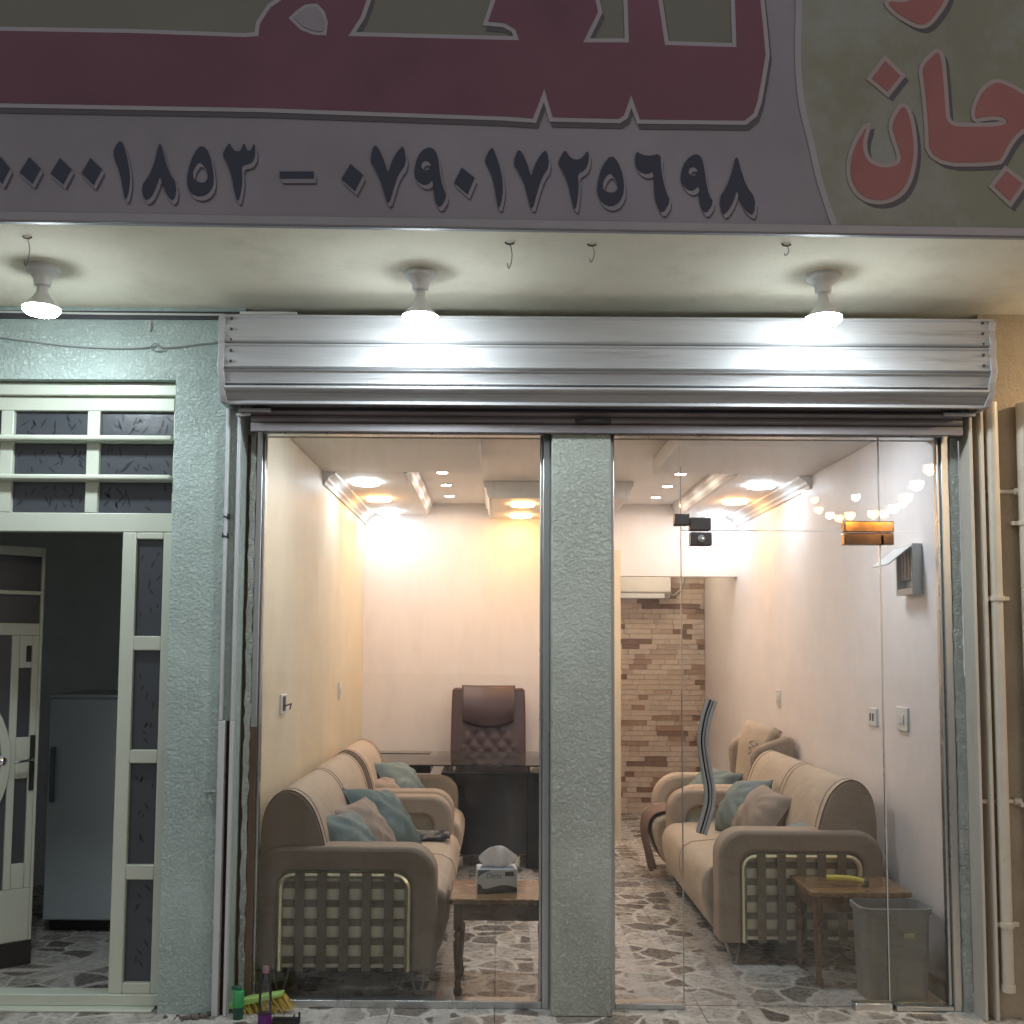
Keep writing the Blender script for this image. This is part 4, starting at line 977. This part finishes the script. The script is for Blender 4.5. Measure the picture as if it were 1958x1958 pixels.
# small wooden tables
def side_table(label, loc, w, dp, hgt=.435):
    t = thing('side_table', label, 'table', loc, 0, 'small carved tables')
    e = []
    n = 40
    for k in range(n): e.append((-w/2+w*k/n, -dp/2-.008*abs(math.sin(math.pi*k/4))))
    for k in range(n): e.append((w/2+.008*abs(math.sin(math.pi*k/4)), -dp/2+dp*k/n))
    for k in range(n): e.append((w/2-w*k/n, dp/2+.008*abs(math.sin(math.pi*k/4))))
    for k in range(n): e.append((-w/2-.008*abs(math.sin(math.pi*k/4)), dp/2-dp*k/n))
    MB().prism(e, hgt-.026, hgt, 'z').build('top', M['wood_top'], t, bevel=.005, seg=2, ang=60)
    MB().box(-w/2+.03, w/2-.03, -dp/2+.02, -dp/2+.038, hgt-.10, hgt-.027).box(-w/2+.03, w/2-.03, dp/2-.038, dp/2-.02, hgt-.10, hgt-.027).box(-w/2+.02, -w/2+.038, -dp/2+.039, dp/2-.039, hgt-.10, hgt-.027).box(w/2-.038, w/2-.02, -dp/2+.039, dp/2-.039, hgt-.10, hgt-.027).build('apron', M['wood'], t, bevel=.003)
    lp = [(.013, 0), (.019, .012), (.02, .03), (.013, .045), (.016, .06), (.012, .075), (.017, .13), (.021, .2), (.022, .235), (.015, .25), (.021, .262), (.021, .275), (.014, .285), (.022, .295), (.023, hgt-.028)]
    for sx in (-1, 1):
        for sy in (-1, 1):
            MB().lathe(lp, (sx*(w/2-.035), sy*(dp/2-.035), 0), 16).build('leg', M['wood'], t, smooth=True)
    return t
side_table('small carved wooden table carrying the tissue box behind the left window', (.03, .28, 0), .46, .38)
side_table('small carved wooden table with a yellow scraper on it, beside the grey bin', (1.70, .45, 0), .46, .36)
# tissue box
tb = thing('tissue_box', 'white and brown carton of tissues standing on the small table', 'tissue box', (.005, .26, .436), R(4))
bxw, bxd, bxh = .185, .115, .108
MB().box(-bxw/2, bxw/2, -bxd/2, bxd/2, 0, bxh).build('carton', M['box_white'], tb, bevel=.006)
lowp = [(-bxw/2+.002, .003), (bxw/2-.002, .003), (bxw/2-.002, .022)]+[(bxw/2-.002-(bxw-.004)*k/14, .022+.012*math.sin(k/14*5.2)+.012*(k/14)**2+(.018 if k > 12 else 0)) for k in range(1, 15)]
MB().prism(lowp, -bxd/2-.0012, -bxd/2-.0003).build('brown_wave', M['box_brown'], tb)
MB().prism([(-bxw/2+.002, .07), (-bxw/2+.03, .09), (-bxw/2+.06, .1), (-bxw/2+.06, bxh-.004), (-bxw/2+.004, bxh-.004)], -bxd/2-.0012, -bxd/2-.0003).build('blue_wave', M['box_blue'], tb)
MB().prism([(-bxw/2+.012, -bxd/2+.006), (bxw/2-.012, -bxd/2+.006), (bxw/2-.02, bxd/2-.03), (-bxw/2+.03, bxd/2-.01)], bxh+.0002, bxh+.001, 'z').build('blue_top_print', M['box_blue'], tb)
MB().box(.035, .075, -bxd/2-.0012, -bxd/2-.0003, .075, .094).build('dark_print', M['box_brown'], tb)
def text(s, size, m, parent, loc, rot=(R(90), 0, 0), shear=0.):
    cu = bpy.data.curves.new('text', 'FONT'); cu.body = s; cu.size = size; cu.shear = shear; cu.extrude = .0004; cu.align_x = 'CENTER'
    tmp = bpy.data.objects.new('tmp', cu); COL.objects.link(tmp)
    dg = bpy.context.evaluated_depsgraph_get(); me = bpy.data.meshes.new_from_object(tmp.evaluated_get(dg))
    bpy.data.objects.remove(tmp); bpy.data.curves.remove(cu); me.materials.clear(); me.materials.append(m)
    o = bpy.data.objects.new('lettering', me); COL.objects.link(o); o.parent = parent; o.location = loc; o.rotation_euler = rot; return o
text('Dana', .034, M['box_blue'], tb, (-.018, -bxd/2-.0009, .066), shear=.25)
def tis(a, b):
    an = (a-.5)*2; wd = .034+.055*math.sin(math.pi*min(1, b*.8+.02))
    return (an*wd+.012*b, .03*math.sin(a*9+2*b)*b+.012*math.cos(5*a), bxh-.008+b*.105*(1-.35*an*an)+.006*math.sin(7*a))
MB().sheet(tis, 24, 14).build('tissue', M['paper'], tb, smooth=True, solid=.002)
# yellow scraper
ys = thing('scraper', 'yellow handled scraper lying on the small table beside the bin', 'scraper', (1.68, .40, .437), R(-8))
MB().tube(spline([(-.10, 0, .03), (-.03, 0, .032), (.03, .0, .028), (.075, -.01, .018)], 5), .014, 10).build('handle', M['yellow'], ys, smooth=True)
MB().box(.07, .086, -.045, .03, .002, .032).build('blade', M['darkcable'], ys, bevel=.002)
# bin
bn = thing('waste_bin', 'tall grey plastic waste bin with a small sticker inside the glass', 'bin', (1.785, .155, 0))
def rrect(w, dp, r, z, n=6):
    out = []
    for cx, cy, a0 in ((w/2-r, dp/2-r, 0), (-w/2+r, dp/2-r, math.pi/2), (-w/2+r, -dp/2+r, math.pi), (w/2-r, -dp/2+r, 1.5*math.pi)):
        for k in range(n+1): a = a0+math.pi/2*k/n; out.append((cx+r*math.cos(a), cy+r*math.sin(a), z))
    return out
lv = [(.245, .155, .03, .0), (.27, .18, .04, .005), (.285, .185, .045, .15), (.305, .192, .05, .385), (.325, .208, .055, .386), (.327, .21, .055, .41), (.312, .196, .05, .412), (.30, .186, .048, .38), (.265, .165, .035, .03)]
mb = MB(); ln = None
for w, dp, r, z in lv:
    q = rrect(w, dp, r, z); k0 = len(mb.v); mb.v += q; ln = len(q)
    if k0: mb.f += [(k0-ln+i, k0-ln+(i+1) % ln, k0+(i+1) % ln, k0+i) for i in range(ln)]
mb.f += [tuple(range(ln-1, -1, -1)), tuple(range(len(mb.v)-ln, len(mb.v)))]
mb.build('bin_body', M['bin'], bn, smooth=True, ang=35)
MB().box(.02, .068, -.0995, -.0985+.003, .285, .308).build('sticker', mat('sticker', (.5, .45, .22), .5), bn)

# ------------------------------------------------------------------ wall fittings
def plate_at(x, y, X, w, h, nm, lab, extra=None, cat='socket', dep=.012):
    p = sX(x, y, X); s = 1 if X < 0 else -1
    t = thing(nm, lab, cat, (X, p.y, p.z))
    MB().box(0, s*dep, -w/2, w/2, -h/2, h/2).build('plate', M['plate'], t, bevel=.003)
    if extra: extra(t, s, dep)
    return t
def ex_socket(t, s, dp):
    for k in (-1, 1): MB().box(s*dp, s*(dp+.002), k*.02-.007, k*.02+.007, -.02, .02).build('slot', M['black'], t)
def ex_switch(t, s, dp):
    for k in (-1, 1): MB().box(s*dp, s*(dp+.006), k*.018-.015, k*.018+.015, -.022, .022).build('rocker', M['plate'], t, bevel=.002)
def ex_open(t, s, dp):
    MB().box(s*dp, s*(dp+.002), -.05, .02, -.035, .04).build('hole', M['black'], t)
    MB().tube([(s*.014, .0, -.01), (s*.04, .03, .0), (s*.03, .045, -.03)], .004, 6).build('loose_wire', M['black'], t)
plate_at(540, 1346, XL, .14, .10, 'wall_socket', 'broken wall socket with loose wires on the cream left wall', ex_open)
plate_at(648, 1321, XL, .08, .12, 'wall_switch', 'narrow white switch plate deep on the cream left wall', ex_switch, 'switch')
plate_at(1490, 1334, XR, .09, .115, 'wall_switch', 'single white switch plate high above the wing armchair', ex_switch, 'switch')
plate_at(1671, 1371, XR, .125, .095, 'wall_socket', 'white socket plate with two dark slots on the right wall', ex_socket)
plate_at(1728, 1375, XR, .14, .115, 'wall_switch', 'double white switch plate nearest the glass on the right wall', ex_switch, 'switch')
p = sX(1748, 1090, XR)
fb = thing('fuse_box', 'small white fuse box with its cover flap hanging open on the right wall', 'fuse box', (XR, p.y, p.z))
MB().box(-.008, 0, -.10, .10, -.12, .12).build('back_plate', M['plate'], fb, bevel=.002)
MB().box(-.05, -.008, -.10, -.085, -.12, .12).box(-.05, -.008, .085, .10, -.12, .12).box(-.05, -.008, -.0849, .0849, .105, .12).box(-.05, -.008, -.0849, .0849, -.12, -.09).build('case', M['plate'], fb, bevel=.002)
for k in range(4): MB().box(-.035, -.0085, -.075+k*.04, -.04+k*.04, -.05, .09).build('breaker', M['fusegrey'], fb, bevel=.002)
MB().prism([(-.051, .105), (-.054, .108), (-.165, .02), (-.16, .017)], -.10, .10).build('flap', M['plate'], fb)

# air conditioner over the brick wall
p0 = sY(1188, 1108, 5.1); p1 = sY(1283, 1132, 5.1)
ac = thing('air_conditioner', 'white split air conditioner on the brick wall of the passage', 'air conditioner', (p1.x, 5.29, p1.z))
MB().prism([(-.2, .0), (-.2, .10), (-.19, .23), (-.17, .25), (0, .25), (0, -.06), (-.12, -.06)], -.78, 0, 'x').build('body', M['plate'], ac, bevel=.008)
MB().box(-.70, -.06, -.185, -.13, -.058, -.012).build('louvre', M['box_white'], ac, bevel=.004)
MB().tube([(-.03, -.03, .0), (.06, -.02, -.02), (.12, -.015, .03), (.17, -.015, .2)], .01, 6).build('hose', M['rope'], ac, smooth=True)

# ------------------------------------------------------------------ clutter at the foot of the left window
bt = thing('bottle', 'clear plastic bottle with a purple label standing before the left window', 'bottle', (sZ(506, 1962, 0).x, sZ(506, 1962, 0).y, 0))
MB().lathe([(.026, 0), (.028, .01), (.028, .02), (.028, .05)], n=18).build('label', M['purple'], bt, smooth=True)
M['pet'] = glassmat('clear_plastic', (.9, .92, .9), .05)
MB().lathe([(.027, .05), (.028, .10), (.026, .12), (.026, .15), (.02, .185), (.0125, .205), (.012, .215)], n=18, cap=False).build('body', M['pet'], bt, smooth=True)
MB().lathe([(.014, .214), (.014, .236), (.012, .24)], n=16).build('cap', mat('pinkish_cap', (.3, .16, .2), .4), bt, smooth=True)
gx = sZ(455, 1948, 0)
gb = thing('cleaner_bottle', 'green plastic cleaner bottle beside the guide rail', 'bottle', (gx.x, gx.y, 0))
MB().lathe([(.02, 0), (.022, .01), (.022, .05)], n=14).build('base', mat('dark_green', (.02, .09, .06), .4), gb, smooth=True)
MB().lathe([(.0225, .05), (.024, .055), (.024, .112), (.02, .118)], n=14).build('sleeve', M['green'], gb, smooth=True)
MB().lathe([(.012, .118), (.011, .13)], n=12).box(-.028, .008, -.007, .007, .118, .134).build('trigger', mat('dark_green_cap', (.02, .12, .07), .4), gb, bevel=.002)
b0 = sZ(475, 1944, 0)
br = thing('broom_head', 'green broom head with yellow bristles lying against the left window', 'broom', (b0.x, -.085, 0), R(0))
pA, pB = sY(415, 1931, -.10), sY(541, 1900, -.10)
MB().prism([(pA.x-b0.x, pA.z-.006), (pB.x-b0.x, pB.z-.008), (pB.x-b0.x, pB.z+.006), (pA.x-b0.x+.13, pA.z+.052), (pA.x-b0.x, pA.z+.006)], -.03, .02).build('block', M['lime'], br, bevel=.003)
rr = random.Random(5); mb = MB()
for k in range(260):
    u = rr.random(); x = (pA.x-b0.x)*(1-u)+(pB.x-b0.x)*u; z = pA.z*(1-u)+pB.z*u-.004; yy = rr.uniform(-.026, .016)
    if u < .35: continue
    mb.tube([(x, yy, z), (x+.01+.035*u+rr.uniform(-.012, .014), yy+rr.uniform(-.012, .012)-.012, max(.003, z-.045-rr.uniform(0, .02)))], [.0018, .0013], 4)
o = mb.build('bristles', M['bristle'], br); o['kind'] = 'stuff'
dpn = sZ(545, 1957, 0)
o = MB().box(dpn.x-.06, dpn.x+.055, -.19, -.17, .0, .012).tube([(dpn.x+.052, -.18, .01), (dpn.x+.052, -.18, .035)], .005, 6).tube([(dpn.x+.03, -.18, .01), (dpn.x+.03, -.18, .024)], .004, 6).box(dpn.x-.06, dpn.x+.06, -.34, -.19, .0, .006).build('dustpan', M['black'], bevel=.002)
tag(o, 'black dustpan lying on the pavement beside the clear bottle', 'dustpan')
mb = MB(); rr = random.Random(9)
c = sZ(370, 1945, 0)
for k in range(46):
    x, yy, r_ = c.x+rr.gauss(0, .05), c.y-.012+rr.gauss(0, .015), rr.uniform(.004, .015)
    mb.lathe([(r_*.6, 0), (r_, r_*.4), (r_*.7, r_*1.0), (.001, r_*1.2)], (x, yy, 0), 5)
o = mb.build('rubble', M['rubble']); o['kind'] = 'stuff'; tag(o, 'crumbs of broken plaster at the foot of the mint wall', 'rubble')

# ================================================================== FESTOON LIGHTS ACROSS THE STREET (seen mirrored in the right window)
VY = 9.0
fs = [(1756, 883, 1, 1.25), (1730, 913, 0, 1.2), (1710, 937, 1, 1.15), (1704, 950, 1, .8), (1687, 957, 0, 1.0), (1668, 968, 1, .9), (1648, 968, 1, 1.0), (1604, 971, 1, .9), (1583, 976, 1, .8), (1566, 971, 0, .75), (1545, 961, 1, .75), (1537, 942, 1, .7), (1521, 929, 0, .75), (1615, 937, 0, .75)]
ft = thing('festoon_lights', 'string of white and warm globe lamps hung across the street', 'string lights', (4.6, -VY, 0))
pts = []
for x, y, w, s in fs:
    p = dY(x, y, VY); q = (p.x-4.6, 0, p.z); r_ = .075*s
    MB().lathe([(r_*math.sin(a), -r_*math.cos(a)) for a in np.linspace(.02, math.pi*.62, 6)], q, 10, cap=False).build('globe', M['e_fy'] if w else M['e_fw'], ft, smooth=True)
    MB().lathe([(.03, 0), (.03, .07)], (q[0], 0, q[2]+r_*.35), 10).build('socket', M['black'], ft)
    pts.append((q[0], 0, q[2]+.1))
pts = sorted(pts[:13])
MB().tube([(pts[0][0]-.5, 0, 3.9)]+pts+[(pts[-1][0]+.6, 0, 4.5)], .012, 6).build('wire', M['darkcable'], ft)
for x, zt in ((pts[0][0]-.5, 3.9), (pts[-1][0]+.6, 4.5)):
    MB().lathe([(.12, -.02), (.12, .05), (.06, .07), (.05, zt+.1), (.02, zt+.14)], (x, 0, -.02), 14).build('pole', M['cable'], ft, smooth=True)
